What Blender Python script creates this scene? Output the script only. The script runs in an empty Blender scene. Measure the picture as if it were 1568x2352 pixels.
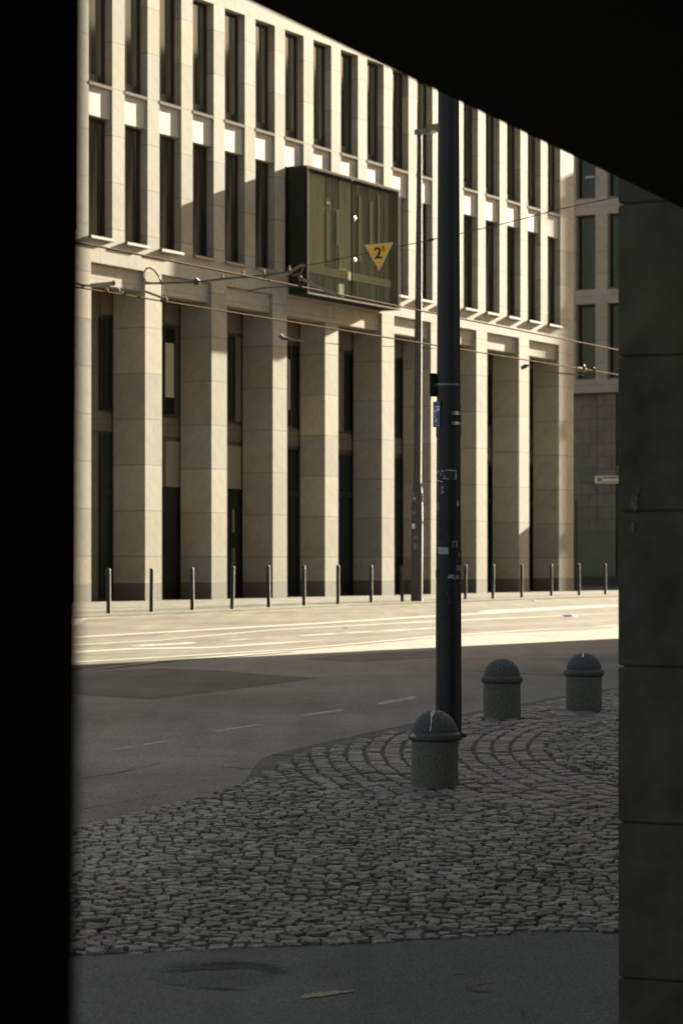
import bpy, bmesh, math, random
from mathutils import Vector, Matrix, noise
random.seed(7)
D = bpy.data
SC = bpy.context.scene
COL = SC.collection

# ------------------------------------------------------------------ camera, sky, sun, exposure
EYE = 1.25          # camera height over the street
F = 6200.0          # focal length in pixels of the 1568 px wide photograph
CU, CV = 784.0, 1293.0
cam = D.objects.new('camera', D.cameras.new('camera'))
COL.objects.link(cam)
cam.location = (0, 0, EYE)
cam.rotation_euler = (math.radians(90), 0, 0)
cam.data.sensor_fit = 'VERTICAL'
cam.data.sensor_height = 36.0
cam.data.lens = F / 2352.0 * 36.0
cam.data.shift_y = 117.0 / 2352.0
cam.data.clip_end = 3000
cam.data.dof.use_dof = True
cam.data.dof.focus_distance = 17.6
cam.data.dof.aperture_fstop = cam.data.lens / 16.0
SC.camera = cam

SUN_VEC = Vector((4.390, 6.555, 2.41)).normalized()
w = D.worlds.new("World"); SC.world = w; w.use_nodes = True
nt = w.node_tree
sky = nt.nodes.new('ShaderNodeTexSky'); sky.sky_type = 'NISHITA'; sky.sun_disc = False
sky.sun_elevation = math.asin(SUN_VEC.z)
sky.sun_rotation = math.atan2(SUN_VEC.x, SUN_VEC.y)
sky.dust_density = 3.0
tint = nt.nodes.new('ShaderNodeMixRGB'); tint.blend_type = 'MULTIPLY'; tint.inputs[0].default_value = 1.0
tint.inputs[2].default_value = (0.80, 0.68, 0.53, 1)
nt.links.new(sky.outputs[0], tint.inputs[1])
nt.links.new(tint.outputs[0], nt.nodes['Background'].inputs[0])
nt.nodes['Background'].inputs[1].default_value = 0.05

sl = D.lights.new('sun', 'SUN'); sl.energy = 5.0; sl.angle = math.radians(0.5); sl.color = (1.0, 0.91, 0.70)
so = D.objects.new('sun', sl); COL.objects.link(so)
so.rotation_euler = SUN_VEC.to_track_quat('Z', 'Y').to_euler()
so.location = (0, 0, 60)
SC.view_settings.view_transform = 'Standard'
SC.view_settings.look = 'None'
SC.view_settings.gamma = 1
SC.view_settings.exposure = 3.0

# ------------------------------------------------------------------ ground profile and sight-line helpers
def fz(Y):
    Y = max(Y, 10.5)
    t = (21.0 - Y) / 1.5
    return -0.06 * 1.5 * (math.log1p(math.exp(t)) if t < 30 else t)

def G(u, v, off=0.0):
    """ground point seen at photo pixel (u, v)"""
    lo, hi = 0.5, 3000.0
    for _ in range(50):
        m = (lo + hi) / 2
        if EYE - m * (v - CV) / F > fz(m) + off: lo = m
        else: hi = m
    return Vector(((u - CU) / F * lo, lo, fz(lo) + off))

def W(u, v, Y):
    return Vector(((u - CU) / F * Y, Y, EYE + (CV - v) / F * Y))

# ------------------------------------------------------------------ mesh building
class MB:
    def __init__(s): s.v = []; s.f = []
    def quad(s, a, b, c, d):
        n = len(s.v); s.v += [tuple(a), tuple(b), tuple(c), tuple(d)]; s.f.append((n, n+1, n+2, n+3)); return s
    def box(s, x0, x1, y0, y1, z0, z1):
        n = len(s.v)
        s.v += [(x0,y0,z0),(x1,y0,z0),(x1,y1,z0),(x0,y1,z0),(x0,y0,z1),(x1,y0,z1),(x1,y1,z1),(x0,y1,z1)]
        for f in ((0,3,2,1),(4,5,6,7),(0,1,5,4),(1,2,6,5),(2,3,7,6),(3,0,4,7)): s.f.append(tuple(n+i for i in f))
        return s
    def obox(s, c, ax, ay, az):
        c = Vector(c); ax = Vector(ax); ay = Vector(ay); az = Vector(az); n = len(s.v)
        for sz in (-1, 1):
            for sx, sy in ((-1,-1),(1,-1),(1,1),(-1,1)): s.v.append(tuple(c + sx*ax + sy*ay + sz*az))
        for f in ((0,3,2,1),(4,5,6,7),(0,1,5,4),(1,2,6,5),(2,3,7,6),(3,0,4,7)): s.f.append(tuple(n+i for i in f))
        return s
    def tube(s, pts, r, n=8, cap=True):
        pts = [Vector(p) for p in pts]; rs = r if isinstance(r, (list, tuple)) else [r]*len(pts)
        rings = []
        for i, p in enumerate(pts):
            t = (pts[min(i+1, len(pts)-1)] - pts[max(i-1, 0)]).normalized()
            up = Vector((0,0,1)) if abs(t.z) < 0.9 else Vector((0,1,0))
            a = t.cross(up).normalized(); b = a.cross(t).normalized(); base = len(s.v)
            for k in range(n):
                q = 2*math.pi*k/n; s.v.append(tuple(p + rs[i]*(a*math.cos(q) + b*math.sin(q))))
            rings.append(base)
        for i in range(len(rings)-1):
            for k in range(n):
                k2 = (k+1) % n; s.f.append((rings[i]+k, rings[i]+k2, rings[i+1]+k2, rings[i+1]+k))
        if cap:
            s.f.append(tuple(rings[0]+k for k in reversed(range(n)))); s.f.append(tuple(rings[-1]+k for k in range(n)))
        return s
    def lathe(s, prof, n=40, cx=0, cy=0):
        base = len(s.v); m = len(prof)
        for r, z in prof:
            for k in range(n):
                q = 2*math.pi*k/n; s.v.append((cx + r*math.cos(q), cy + r*math.sin(q), z))
        for i in range(m-1):
            for k in range(n):
                k2 = (k+1) % n; s.f.append((base+i*n+k, base+i*n+k2, base+(i+1)*n+k2, base+(i+1)*n+k))
        s.f.append(tuple(base+k for k in reversed(range(n)))); s.f.append(tuple(base+(m-1)*n+k for k in range(n)))
        return s
    def build(s, name, mat, parent=None, smooth=False, bevel=0.0):
        me = D.meshes.new(name); me.from_pydata(s.v, [], s.f); me.validate()
        bm = bmesh.new(); bm.from_mesh(me)
        if len(s.f) > 1: bmesh.ops.recalc_face_normals(bm, faces=bm.faces)
        if bevel: bmesh.ops.bevel(bm, geom=list(bm.edges), offset=bevel, segments=2, affect='EDGES', clamp_overlap=True)
        bm.to_mesh(me); bm.free()
        if smooth:
            for p in me.polygons: p.use_smooth = True
            try: me.set_sharp_from_angle(angle=math.radians(40))
            except Exception: pass
        me.materials.append(mat)
        o = D.objects.new(name, me); COL.objects.link(o)
        if parent is not None: o.parent = parent
        return o

def tag(o, label=None, cat=None, group=None, kind=None):
    if label: o['label'] = label
    if cat: o['category'] = cat
    if group: o['group'] = group
    if kind: o['kind'] = kind
    return o
def empty(name, loc=(0,0,0), rz=0.0):
    o = D.objects.new(name, None); COL.objects.link(o); o.location = loc; o.rotation_euler = (0, 0, rz); o.empty_display_size = 0.3
    return o
def copy_tree(o, parent=None):
    c = o.copy(); COL.objects.link(c)
    if parent is not None: c.parent = parent
    for ch in list(o.children): copy_tree(ch, c)
    return c

def sheet(name, loops, mat, off, cut=0.25, kind=None, parent=None):
    """flat patches lying on the sloping ground; loops = lists of (x, y)"""
    bm = bmesh.new()
    for lp in loops:
        vs = [bm.verts.new((p[0], p[1], 0)) for p in lp]
        try: bm.faces.new(vs)
        except ValueError: pass
    bmesh.ops.triangulate(bm, faces=bm.faces)
    for _ in range(6):
        es = [e for e in bm.edges if abs(e.verts[0].co.y - e.verts[1].co.y) > cut and min(e.verts[0].co.y, e.verts[1].co.y) < 28]
        if not es: break
        bmesh.ops.subdivide_edges(bm, edges=es, cuts=1)
        bmesh.ops.triangulate(bm, faces=[f for f in bm.faces if len(f.verts) > 3])
    for v in bm.verts: v.co.z = fz(v.co.y) + off
    bmesh.ops.recalc_face_normals(bm, faces=bm.faces)
    me = D.meshes.new(name); bm.to_mesh(me); bm.free()
    n = sum(p.normal.z for p in me.polygons)
    if n < 0: me.flip_normals()
    me.materials.append(mat)
    o = D.objects.new(name, me); COL.objects.link(o)
    if kind: o['kind'] = kind
    if parent is not None: o.parent = parent
    return o

def strip_px(pts, halfpx, jit=0.0):
    """outline of a stroke on the ground given in photo pixels"""
    up = []; dn = []
    n = 10
    fine = []
    for (a, b) in zip(pts[:-1], pts[1:]):
        for i in range(n): t = i/n; fine.append((a[0]+(b[0]-a[0])*t, a[1]+(b[1]-a[1])*t))
    fine.append(pts[-1])
    for i, (u, v) in enumerate(fine):
        q_ = fine.index((u, v))/max(1, len(fine)-1)
        h = halfpx*(1 + jit*random.uniform(-1, 1))*min(1, .25+6*q_, .25+6*(1-q_))
        up.append(G(u, v-h)); dn.append(G(u, v+h))
    quads = []
    for i in range(len(fine)-1): quads.append([up[i].xy, up[i+1].xy, dn[i+1].xy, dn[i].xy])
    return quads

# ------------------------------------------------------------------ materials
def newmat(name):
    m = D.materials.new(name); m.use_nodes = True
    return m, m.node_tree, m.node_tree.nodes['Principled BSDF']
def N(nt, t, **kw):
    n = nt.nodes.new(t)
    for k, v in kw.items(): setattr(n, k, v)
    return n
def math_n(nt, op, a, b=None):
    n = N(nt, 'ShaderNodeMath', operation=op)
    for i, x in enumerate((a, b)):
        if x is None: continue
        if isinstance(x, (int, float)): n.inputs[i].default_value = x
        else: nt.links.new(x, n.inputs[i])
    return n.outputs[0]
def mix(nt, fac, a, b, mode='MIX'):
    n = N(nt, 'ShaderNodeMixRGB', blend_type=mode)
    for i, x in enumerate((fac, a, b)):
        if isinstance(x, (int, float)): n.inputs[i].default_value = x
        elif isinstance(x, tuple): n.inputs[i].default_value = (*x, 1)
        else: nt.links.new(x, n.inputs[i])
    return n.outputs[0]
def noise_n(nt, vec, scale, detail=4, rough=0.6):
    n = N(nt, 'ShaderNodeTexNoise'); n.inputs['Scale'].default_value = scale; n.inputs['Detail'].default_value = detail
    n.inputs['Roughness'].default_value = rough
    nt.links.new(vec, n.inputs['Vector']); return n.outputs['Fac']
def ramp(nt, x, lo, hi, a=0.0, b=1.0):
    n = N(nt, 'ShaderNodeMapRange'); nt.links.new(x, n.inputs[0])
    for i, q in enumerate((lo, hi, a, b)): n.inputs[i+1].default_value = q
    return n.outputs[0]
def coords(nt): return N(nt, 'ShaderNodeTexCoord').outputs['Object']
def bump(nt, b, h, dist, strength=1.0):
    n = N(nt, 'ShaderNodeBump'); n.inputs['Distance'].default_value = dist; n.inputs['Strength'].default_value = strength
    nt.links.new(h, n.inputs['Height']); nt.links.new(n.outputs[0], b.inputs['Normal'])

def plain(name, col, rough=0.6, metal=0.0, var=0.15, scale=30, bmp=0.0, spec=None, emit=None):
    m, nt, b = newmat(name); c = coords(nt)
    f = noise_n(nt, c, scale)
    lo = tuple(x*(1-var) for x in col); hi = tuple(min(1, x*(1+var)) for x in col)
    nt.links.new(mix(nt, ramp(nt, f, .3, .7), lo, hi), b.inputs['Base Color'])
    b.inputs['Roughness'].default_value = rough; b.inputs['Metallic'].default_value = metal
    if spec is not None: b.inputs['Specular IOR Level'].default_value = spec
    if bmp: bump(nt, b, f, bmp)
    return m

def stone_mat(name, base, rowh=1.46, off=0.0, colw=2.0585, joint=0.022, var=0.14, tintv=0.5, vjoint=False, bmpd=0.0012):
    """dressed stone facing in courses: joint lines, tone changing block by block, mottling"""
    m, nt, b = newmat(name); c = coords(nt)
    sep = N(nt, 'ShaderNodeSeparateXYZ'); nt.links.new(c, sep.inputs[0])
    zz = math_n(nt, 'DIVIDE', math_n(nt, 'ADD', sep.outputs[2], off), rowh)
    xx = math_n(nt, 'ADD', math_n(nt, 'DIVIDE', sep.outputs[0], colw), 0.5)
    fl = N(nt, 'ShaderNodeCombineXYZ')
    nt.links.new(math_n(nt, 'FLOOR', xx), fl.inputs[0]); nt.links.new(math_n(nt, 'FLOOR', zz), fl.inputs[2])
    wn = N(nt, 'ShaderNodeTexWhiteNoise'); wn.noise_dimensions = '3D'; nt.links.new(fl.outputs[0], wn.inputs['Vector'])
    sc = N(nt, 'ShaderNodeSeparateColor'); nt.links.new(wn.outputs['Color'], sc.inputs[0])
    val = ramp(nt, sc.outputs[0], 0, 1, 1-var, 1+var*0.7)
    warm = mix(nt, sc.outputs[1], (1.0+0.07*tintv, 1.0, 1.0-0.16*tintv), (1.0-0.05*tintv, 1.0, 1.0+0.12*tintv))
    n1 = noise_n(nt, c, 1.3, 6, 0.7); n2 = noise_n(nt, c, 11, 5, 0.7)
    mot = math_n(nt, 'MULTIPLY', ramp(nt, n1, .3, .7, .86, 1.08), ramp(nt, n2, .3, .7, .9, 1.07))
    # faint slanting veins as in sawn limestone
    wv = N(nt, 'ShaderNodeTexWave'); wv.inputs['Scale'].default_value = 0.9; wv.inputs['Distortion'].default_value = 9
    wv.inputs['Detail'].default_value = 4; wv.bands_direction = 'DIAGONAL'; nt.links.new(c, wv.inputs['Vector'])
    mot = math_n(nt, 'MULTIPLY', mot, ramp(nt, wv.outputs['Fac'], 0, .25, .93, 1.0))
    col = mix(nt, 1.0, tuple(base), warm, 'MULTIPLY')
    tot = math_n(nt, 'MULTIPLY', val, mot)
    cc = N(nt, 'ShaderNodeCombineColor')
    for i in range(3): nt.links.new(tot, cc.inputs[i])
    col = mix(nt, 1.0, col, cc.outputs[0], 'MULTIPLY')
    fr = math_n(nt, 'FRACT', zz)
    d = math_n(nt, 'MULTIPLY', math_n(nt, 'MINIMUM', fr, math_n(nt, 'SUBTRACT', 1.0, fr)), rowh)
    jm = math_n(nt, 'LESS_THAN', d, joint/2)
    if vjoint:
        par = math_n(nt, 'MULTIPLY', math_n(nt, 'MODULO', math_n(nt, 'FLOOR', zz), 2.0), 0.5)
        fx = math_n(nt, 'FRACT', math_n(nt, 'ADD', xx, par))
        dx = math_n(nt, 'MULTIPLY', math_n(nt, 'MINIMUM', fx, math_n(nt, 'SUBTRACT', 1.0, fx)), colw)
        jm = math_n(nt, 'MAXIMUM', jm, math_n(nt, 'LESS_THAN', dx, joint/2))
    col = mix(nt, math_n(nt, 'MULTIPLY', jm, 0.72), col, (0.05, 0.042, 0.032))
    nt.links.new(col, b.inputs['Base Color'])
    b.inputs['Roughness'].default_value = 0.8; b.inputs['Specular IOR Level'].default_value = 0.25
    if bmpd: bump(nt, b, n2, bmpd)
    return m

def asphalt_mat(name, base, fine=900, warmv=0.0, patch=0.18, rough=0.95, spec=0.03, bmpd=0.003):
    m, nt, b = newmat(name); c = coords(nt)
    n0 = noise_n(nt, c, 0.35, 5, .6); n1 = noise_n(nt, c, 3.0, 6, .7); n2 = noise_n(nt, c, fine, 2, .5)
    st = N(nt, 'ShaderNodeMapping'); st.inputs['Rotation'].default_value = (0, 0, math.radians(28)); st.inputs['Scale'].default_value = (2.2, 0.12, 1)
    nt.links.new(c, st.inputs['Vector']); n3 = noise_n(nt, st.outputs[0], 1.0, 4, .6)
    v = math_n(nt, 'MULTIPLY', ramp(nt, n0, .3, .7, 1-patch, 1+patch), ramp(nt, n1, .3, .7, .9, 1.1))
    v = math_n(nt, 'MULTIPLY', v, ramp(nt, n2, .25, .75, .55, 1.5))
    v = math_n(nt, 'MULTIPLY', v, ramp(nt, n3, .3, .7, 1-patch*.8, 1+patch*.8))
    cc = N(nt, 'ShaderNodeCombineColor')
    for i in range(3): nt.links.new(v, cc.inputs[i])
    nt.links.new(mix(nt, 1.0, tuple(base), cc.outputs[0], 'MULTIPLY'), b.inputs['Base Color'])
    b.inputs['Roughness'].default_value = rough; b.inputs['Specular IOR Level'].default_value = spec
    if bmpd: bump(nt, b, n2, bmpd)
    return m

M = {}
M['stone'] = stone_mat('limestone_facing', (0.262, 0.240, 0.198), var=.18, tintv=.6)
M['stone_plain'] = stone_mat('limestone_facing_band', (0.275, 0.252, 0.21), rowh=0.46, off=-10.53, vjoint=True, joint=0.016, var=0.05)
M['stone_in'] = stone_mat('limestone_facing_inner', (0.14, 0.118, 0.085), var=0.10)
M['spandrel'] = plain('pale_render', (0.255, 0.243, 0.22), 0.75, var=0.06, scale=3)
M['sill'] = plain('sill_stone', (0.19, 0.155, 0.12), 0.7, var=0.1, scale=6)
M['sill_dim'] = plain('weathered_sill', (0.13, 0.10, 0.075), 0.8, var=0.1, scale=6, spec=.05)
M['plinth'] = plain('dark_granite_plinth', (0.085, 0.07, 0.055), 0.8, var=0.25, scale=14)
M['frame'] = plain('dark_bronze_frame', (0.012, 0.012, 0.010), 0.5, var=0.2)
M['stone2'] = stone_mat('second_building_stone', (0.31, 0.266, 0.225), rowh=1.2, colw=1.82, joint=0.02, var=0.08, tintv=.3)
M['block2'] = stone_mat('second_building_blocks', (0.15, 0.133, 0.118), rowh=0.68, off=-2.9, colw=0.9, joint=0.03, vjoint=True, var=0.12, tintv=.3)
M['green2'] = plain('green_grey_panel', (0.075, 0.08, 0.06), 0.5, var=0.1, scale=2)
M['stain'] = plain('pale_lime_stain', (0.10, 0.095, 0.08), .95, var=.5, scale=60)
M['mortar'] = plain('dark_mortar', (0.026, 0.023, 0.017), .95)
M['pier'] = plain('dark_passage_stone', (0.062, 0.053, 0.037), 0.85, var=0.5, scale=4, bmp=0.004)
M['black'] = plain('near_black_concrete', (0.02, 0.021, 0.018), 0.9, var=0.2, scale=2, spec=0.1)  # passage shade put into a near-black colour; glass box sides share it
M['road'] = asphalt_mat('worn_road_asphalt', (0.188, 0.167, 0.146), fine=60)
M['patch'] = asphalt_mat('dark_asphalt_patch', (0.112, 0.104, 0.093), fine=60)
M['path'] = asphalt_mat('fine_grey_asphalt', (0.108, 0.107, 0.100), fine=75, bmpd=0.006)
M['sunken'] = asphalt_mat('sunken_asphalt', (0.094, 0.094, 0.088), fine=75, bmpd=.006)
M['pothole'] = asphalt_mat('broken_asphalt', (0.066, 0.067, 0.063), fine=70, patch=.5, bmpd=.012)
M['track'] = asphalt_mat('sun_toned_track_bed', (0.088, 0.078, 0.060), fine=60, patch=.25)  # sunlit part of the roadway toned darker to offset the strong sun
M['pave'] = asphalt_mat('pale_pavement', (0.102, 0.095, 0.078), fine=60)
M['paint'] = plain('worn_road_paint', (0.20, 0.19, 0.16), 0.9, var=0.35, scale=9, spec=.1)
M['paint_faint'] = plain('faint_road_paint', (0.105, 0.094, 0.073), 0.9, var=0.3, scale=5, spec=.03)
M['dash'] = plain('worn_dash_paint', (0.33, 0.295, 0.25), 0.9, var=0.3, scale=9, spec=.03)
M['yellow'] = plain('faded_yellow_paint', (0.14, 0.12, 0.075), 0.9, var=0.3, scale=60, spec=.03)
M['chalk'] = plain('dried_yellow_chalk', (0.27, 0.24, 0.17), 0.9, var=0.3, scale=90, spec=.03)
M['rail'] = plain('pale_rail_glint', (0.15, 0.142, 0.12), 0.7, metal=0.1, var=0.2, scale=3)  # pale matte tone stands in for the sun's glint on the rails
M['dirt'] = plain('street_dirt', (0.05, 0.043, 0.032), 0.95, var=0.5, scale=30)
M['kerb'] = asphalt_mat('kerb_stone', (0.078, 0.076, 0.070), fine=90)
M['gutter'] = asphalt_mat('gutter_setts', (0.055, 0.050, 0.040), fine=40)
M['granite'] = plain('weathered_granite', (0.088, 0.081, 0.064), 0.8, var=0.45, scale=60, bmp=0.003)
M['granite_dark'] = plain('darker_granite_cap', (0.050, 0.050, 0.044), 0.75, var=0.55, scale=70, bmp=0.003)
M['moss'] = plain('moss', (0.022, 0.030, 0.010), 0.95, var=0.5, scale=60)
M['pole'] = plain('dark_painted_pole', (0.0085, 0.0110, 0.0118), 0.5, var=0.3, scale=4, bmp=0.0004, spec=.3)
M['pole_line'] = plain('pole_seam', (0.006, 0.007, 0.008), 0.6)
M['bandsteel'] = plain('brushed_band_steel', (0.42, 0.38, 0.33), 0.35, metal=0.9, var=0.3, scale=80)
M['bandgrey'] = plain('grey_band', (0.14, 0.135, 0.12), 0.5, metal=0.4)
M['blue'] = plain('navy_enamel', (0.012, 0.025, 0.11), 0.35, var=0.15)
M['white'] = plain('white_lettering', (0.62, 0.58, 0.60), 0.6, var=0.1)
M['dimwhite'] = plain('weathered_sticker_paper', (0.30, 0.29, 0.29), 0.7, var=0.4, scale=90)
M['greystick'] = plain('grey_sticker_paper', (0.13, 0.135, 0.14), 0.7, var=0.4, scale=90)
M['redstick'] = plain('faded_red_sticker', (0.10, 0.03, 0.025), 0.7, var=0.4, scale=90)
M['scratch'] = plain('scratched_paint', (0.16, 0.145, 0.12), 0.7, var=0.3)
M['post'] = plain('dark_post_paint', (0.016, 0.017, 0.016), 0.7, var=0.3, scale=8)
M['lamp_post'] = plain('grey_lamp_post', (0.055, 0.048, 0.040), 0.7, var=0.2, scale=3)
M['lamp_head'] = plain('lamp_housing', (0.12, 0.11, 0.095), 0.5)
M['wire'] = plain('copper_wire', (0.085, 0.045, 0.022), 0.9, spec=.02)
M['cable'] = plain('dark_cable', (0.035, 0.037, 0.032), 0.6)
M['arm'] = plain('pale_glass_fibre_rod', (0.20, 0.17, 0.135), 0.8, spec=.05)
M['brass'] = plain('weathered_clamp', (0.15, 0.10, 0.06), 0.8, spec=.08)
M['orange'] = plain('orange_sign_enamel', (0.80, 0.40, 0.035), 0.5, var=0.05)
M['signrim'] = plain('pinkish_sign_rim', (0.48, 0.36, 0.32), 0.5)
M['ink'] = plain('black_lettering', (0.02, 0.015, 0.012), 0.6)
M['blind'] = plain('closed_window_blind', (0.40, 0.35, 0.24), 0.8, var=0.05, scale=2)
M['beigepanel'] = plain('beige_door_panel', (0.20, 0.175, 0.12), 0.7, var=0.08, scale=2)
M['door'] = plain('black_door', (0.006, 0.007, 0.006), 0.35, var=0.2)
M['signplate'] = plain('street_sign_enamel', (0.42, 0.36, 0.27), 0.5)
M['signface'] = plain('street_sign_face', (0.05, 0.06, 0.055), 0.5)
M['leaf'] = plain('dry_leaf', (0.35, 0.10, 0.02), 0.7)

def pane_mat(name, dark, light, scale=7.0, rough=0.06, amt=1.0, spec=0.5):
    """window pane with the room's curtain showing as soft vertical bands"""
    m, nt, b = newmat(name); c = coords(nt)
    mp = N(nt, 'ShaderNodeMapping'); mp.inputs['Scale'].default_value = (1, 1, 0.04); nt.links.new(c, mp.inputs['Vector'])
    f = noise_n(nt, mp.outputs[0], scale, 3, .6)
    oi = N(nt, 'ShaderNodeObjectInfo')
    col = mix(nt, ramp(nt, f, .38, .62), dark, light)
    k = ramp(nt, oi.outputs['Random'], 0, 1, .45, 1.5); cc = N(nt, 'ShaderNodeCombineColor')
    for i in range(3): nt.links.new(k, cc.inputs[i])
    nt.links.new(mix(nt, 1.0, col, cc.outputs[0], 'MULTIPLY'), b.inputs['Base Color'])
    b.inputs['Roughness'].default_value = rough; b.inputs['Specular IOR Level'].default_value = spec
    return m
M['pane'] = pane_mat('office_window_pane', (0.016, 0.018, 0.011), (0.22, 0.205, 0.14), 2.2, spec=.35)
M['pane_dark'] = pane_mat('dark_window_pane', (0.006, 0.008, 0.007), (0.022, 0.026, 0.024), 1.2, spec=.3)
M['pane_lower'] = pane_mat('ground_floor_pane', (0.006, 0.009, 0.008), (0.018, 0.024, 0.021), 1.5, rough=.1, spec=.2)

m, nt, b = newmat('green_tinted_glass')
nt.nodes.remove(b)
tr = N(nt, 'ShaderNodeBsdfTransparent'); tr.inputs[0].default_value = (0.88, 0.90, 0.82, 1)
gl = N(nt, 'ShaderNodeBsdfGlossy'); gl.inputs['Roughness'].default_value = 0.04; gl.inputs[0].default_value = (0.50, 0.56, 0.50, 1)
fr = N(nt, 'ShaderNodeFresnel'); fr.inputs[0].default_value = 1.45
ms = N(nt, 'ShaderNodeMixShader'); nt.links.new(fr.outputs[0], ms.inputs[0]); nt.links.new(tr.outputs[0], ms.inputs[1]); nt.links.new(gl.outputs[0], ms.inputs[2])
nt.links.new(ms.outputs[0], nt.nodes['Material Output'].inputs[0])
M['glass'] = m
def curtain_mat(name, a, b_, sc):
    m, nt, b = newmat(name); c = coords(nt)
    mp = N(nt, 'ShaderNodeMapping'); mp.inputs['Scale'].default_value = (1, 1, 0.03); nt.links.new(c, mp.inputs['Vector'])
    f = noise_n(nt, mp.outputs[0], sc, 4, .7)
    nt.links.new(mix(nt, ramp(nt, f, .35, .65), a, b_), b.inputs['Base Color']); b.inputs['Roughness'].default_value = .9
    return m
M['curtain_pale'] = curtain_mat('pale_curtain', (0.56, 0.52, 0.38), (0.74, 0.69, 0.52), 6)
M['curtain_dark'] = curtain_mat('olive_curtain', (0.17, 0.175, 0.13), (0.46, 0.45, 0.35), 7)

# cobbles take a tone per stone from a colour attribute
m, nt, b = newmat('granite_setts')
at = N(nt, 'ShaderNodeAttribute'); at.attribute_name = 'tone'; c = coords(nt)
n1 = noise_n(nt, c, 42, 6, .75)
n2 = noise_n(nt, c, 0.9, 3, .6)
v = math_n(nt, 'MULTIPLY', ramp(nt, n1, .3, .7, .35, 1.8), ramp(nt, n2, .3, .7, .85, 1.15))
cc = N(nt, 'ShaderNodeCombineColor')
for i in range(3): nt.links.new(v, cc.inputs[i])
nt.links.new(mix(nt, 1.0, at.outputs['Color'], cc.outputs[0], 'MULTIPLY'), b.inputs['Base Color'])
b.inputs['Roughness'].default_value = 0.75; b.inputs['Specular IOR Level'].default_value = 0.35
bump(nt, b, n1, 0.012)
M['sett'] = m
M['joint'] = plain('joint_soil', (0.014, 0.016, 0.011), 0.95, var=0.5, scale=30)

# ------------------------------------------------------------------ ground
road = MB()
ys = [-60, 0, 10.5] + [10.5 + 0.25*i for i in range(1, 60)] + [26, 28, 32, 40, 60, 100, 200, 500, 2500]
for a, b_ in zip(ys[:-1], ys[1:]):
    road.quad((-900, a, fz(a)), (900, a, fz(a)), (900, b_, fz(b_)), (-900, b_, fz(b_)))
tag(road.build('road', M['road']), kind='structure')

# pavement across the street, edge running just in front of the thin bollards
ke = [G(u, v) for u, v in ((171, 1421), (348, 1413.5), (617, 1402), (852, 1391), (1068, 1383), (1265, 1376), (1418, 1370.5))]
d0 = (ke[0]-ke[1]).normalized(); d1 = (ke[-1]-ke[-2]).normalized()
ke = [ke[0]+d0*40] + ke + [ke[-1]+d1*120]
pv = MB(); KH = 0.04
for a, b_ in zip(ke[:-1], ke[1:]):
    pv.quad((a.x, a.y, KH), (b_.x, b_.y, KH), (b_.x-90, b_.y+48, KH), (a.x-90, a.y+48, KH))
    pv.quad((a.x, a.y, -0.05), (b_.x, b_.y, -0.05), (b_.x, b_.y, KH), (a.x, a.y, KH))
tag(pv.build('pavement', M['pave']), kind='structure')
# kerb stones and the joint line behind the bollards
kb = MB()
for a, b_ in zip(ke[:-1], ke[1:]):
    t = (b_-a).normalized(); nrm = Vector((-t.y, t.x, 0))
    p = [a+nrm*0.02, b_+nrm*0.02, b_+nrm*0.26, a+nrm*0.26]
    kb.quad(*[(q.x, q.y, KH+0.005) for q in p])
tag(kb.build('kerb', M['yellow']), kind='structure')
gl_ = MB()
for a, b_ in zip(ke[:-1], ke[1:]):
    t = (b_-a).normalized(); nrm = Vector((-t.y, t.x, 0))
    p = [a+nrm*1.9, b_+nrm*1.9, b_+nrm*2.6, a+nrm*2.6]
    gl_.quad(*[(q.x, q.y, KH+0.004) for q in p])
tag(gl_.build('pavement_gutter', M['gutter']), kind='structure')

def marks(name, mat, lines, off, **kw):
    q = []
    for pts, h in lines: q += strip_px(pts, h, **kw)
    return tag(sheet(name, q, mat, off), kind='structure')
tag(sheet('sun_toned_track_bed', [[G(u, v).xy for u, v in ((-60,1552),(60,1550),(171,1541),(369,1520),(681,1494),(976,1467),(1300,1442),(1600,1421))] + [(q.x+.3, q.y) for q in reversed(ke[1:-1])]], M['track'], 0.003), kind='structure')  # separate darker surface laid over the sunlit zone to hold its brightness down
marks('tram_rails', M['rail'], [
    ([(100,1469),(171,1464.6),(369,1453),(700,1434),(976,1417),(1150,1407),(1291,1399),(1500,1388)], 1.3),
    ([(100,1486),(171,1482),(369,1471),(629,1447),(976,1429),(1418,1409)], 0.9),
    ([(100,1526),(171,1522),(369,1510.5),(681,1491.6),(976,1464.6),(1300,1442)], 1.0),
    ([(100,1502),(171,1499),(291,1491.6),(483,1488),(760,1470)], 1.5)], 0.007)
marks('road_marking', M['paint'], [
    ([(171,1543.6),(369,1521),(577,1504.6),(681,1497)], 1.4),
    ([(1100,1406),(1200,1402),(1418,1391)], 2.4)], 0.012, jit=.3)
marks('rail_bed_dirt', M['dirt'], [([(300,1485),(364,1481.5),(452,1477)], 1.6), ([(500,1473),(700,1460),(976,1444.5),(1080,1438)], 0.9)], 0.006, jit=.9)
marks('worn_marking_streaks', M['paint_faint'], [
    ([(171,1475),(420,1463)], 3), ([(440,1484),(620,1476),(800,1462)], 2.4), ([(700,1478),(1000,1452)], 2.6), ([(171,1512),(400,1500)], 2.2),
    ([(1060,1440),(1418,1424)], 4), ([(1060,1455),(1418,1440)], 3), ([(560,1494),(760,1481)], 2)], 0.004, jit=.4)
marks('lane_dashes', M['dash'], [
    ([(262,1722),(390,1701)], 1.8), ([(490,1680),(598,1664)], 1.8), ([(690,1644),(790,1630)], 3.0), ([(867,1616.5),(957,1601)], 3.2)], 0.0015, jit=.45)
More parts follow.
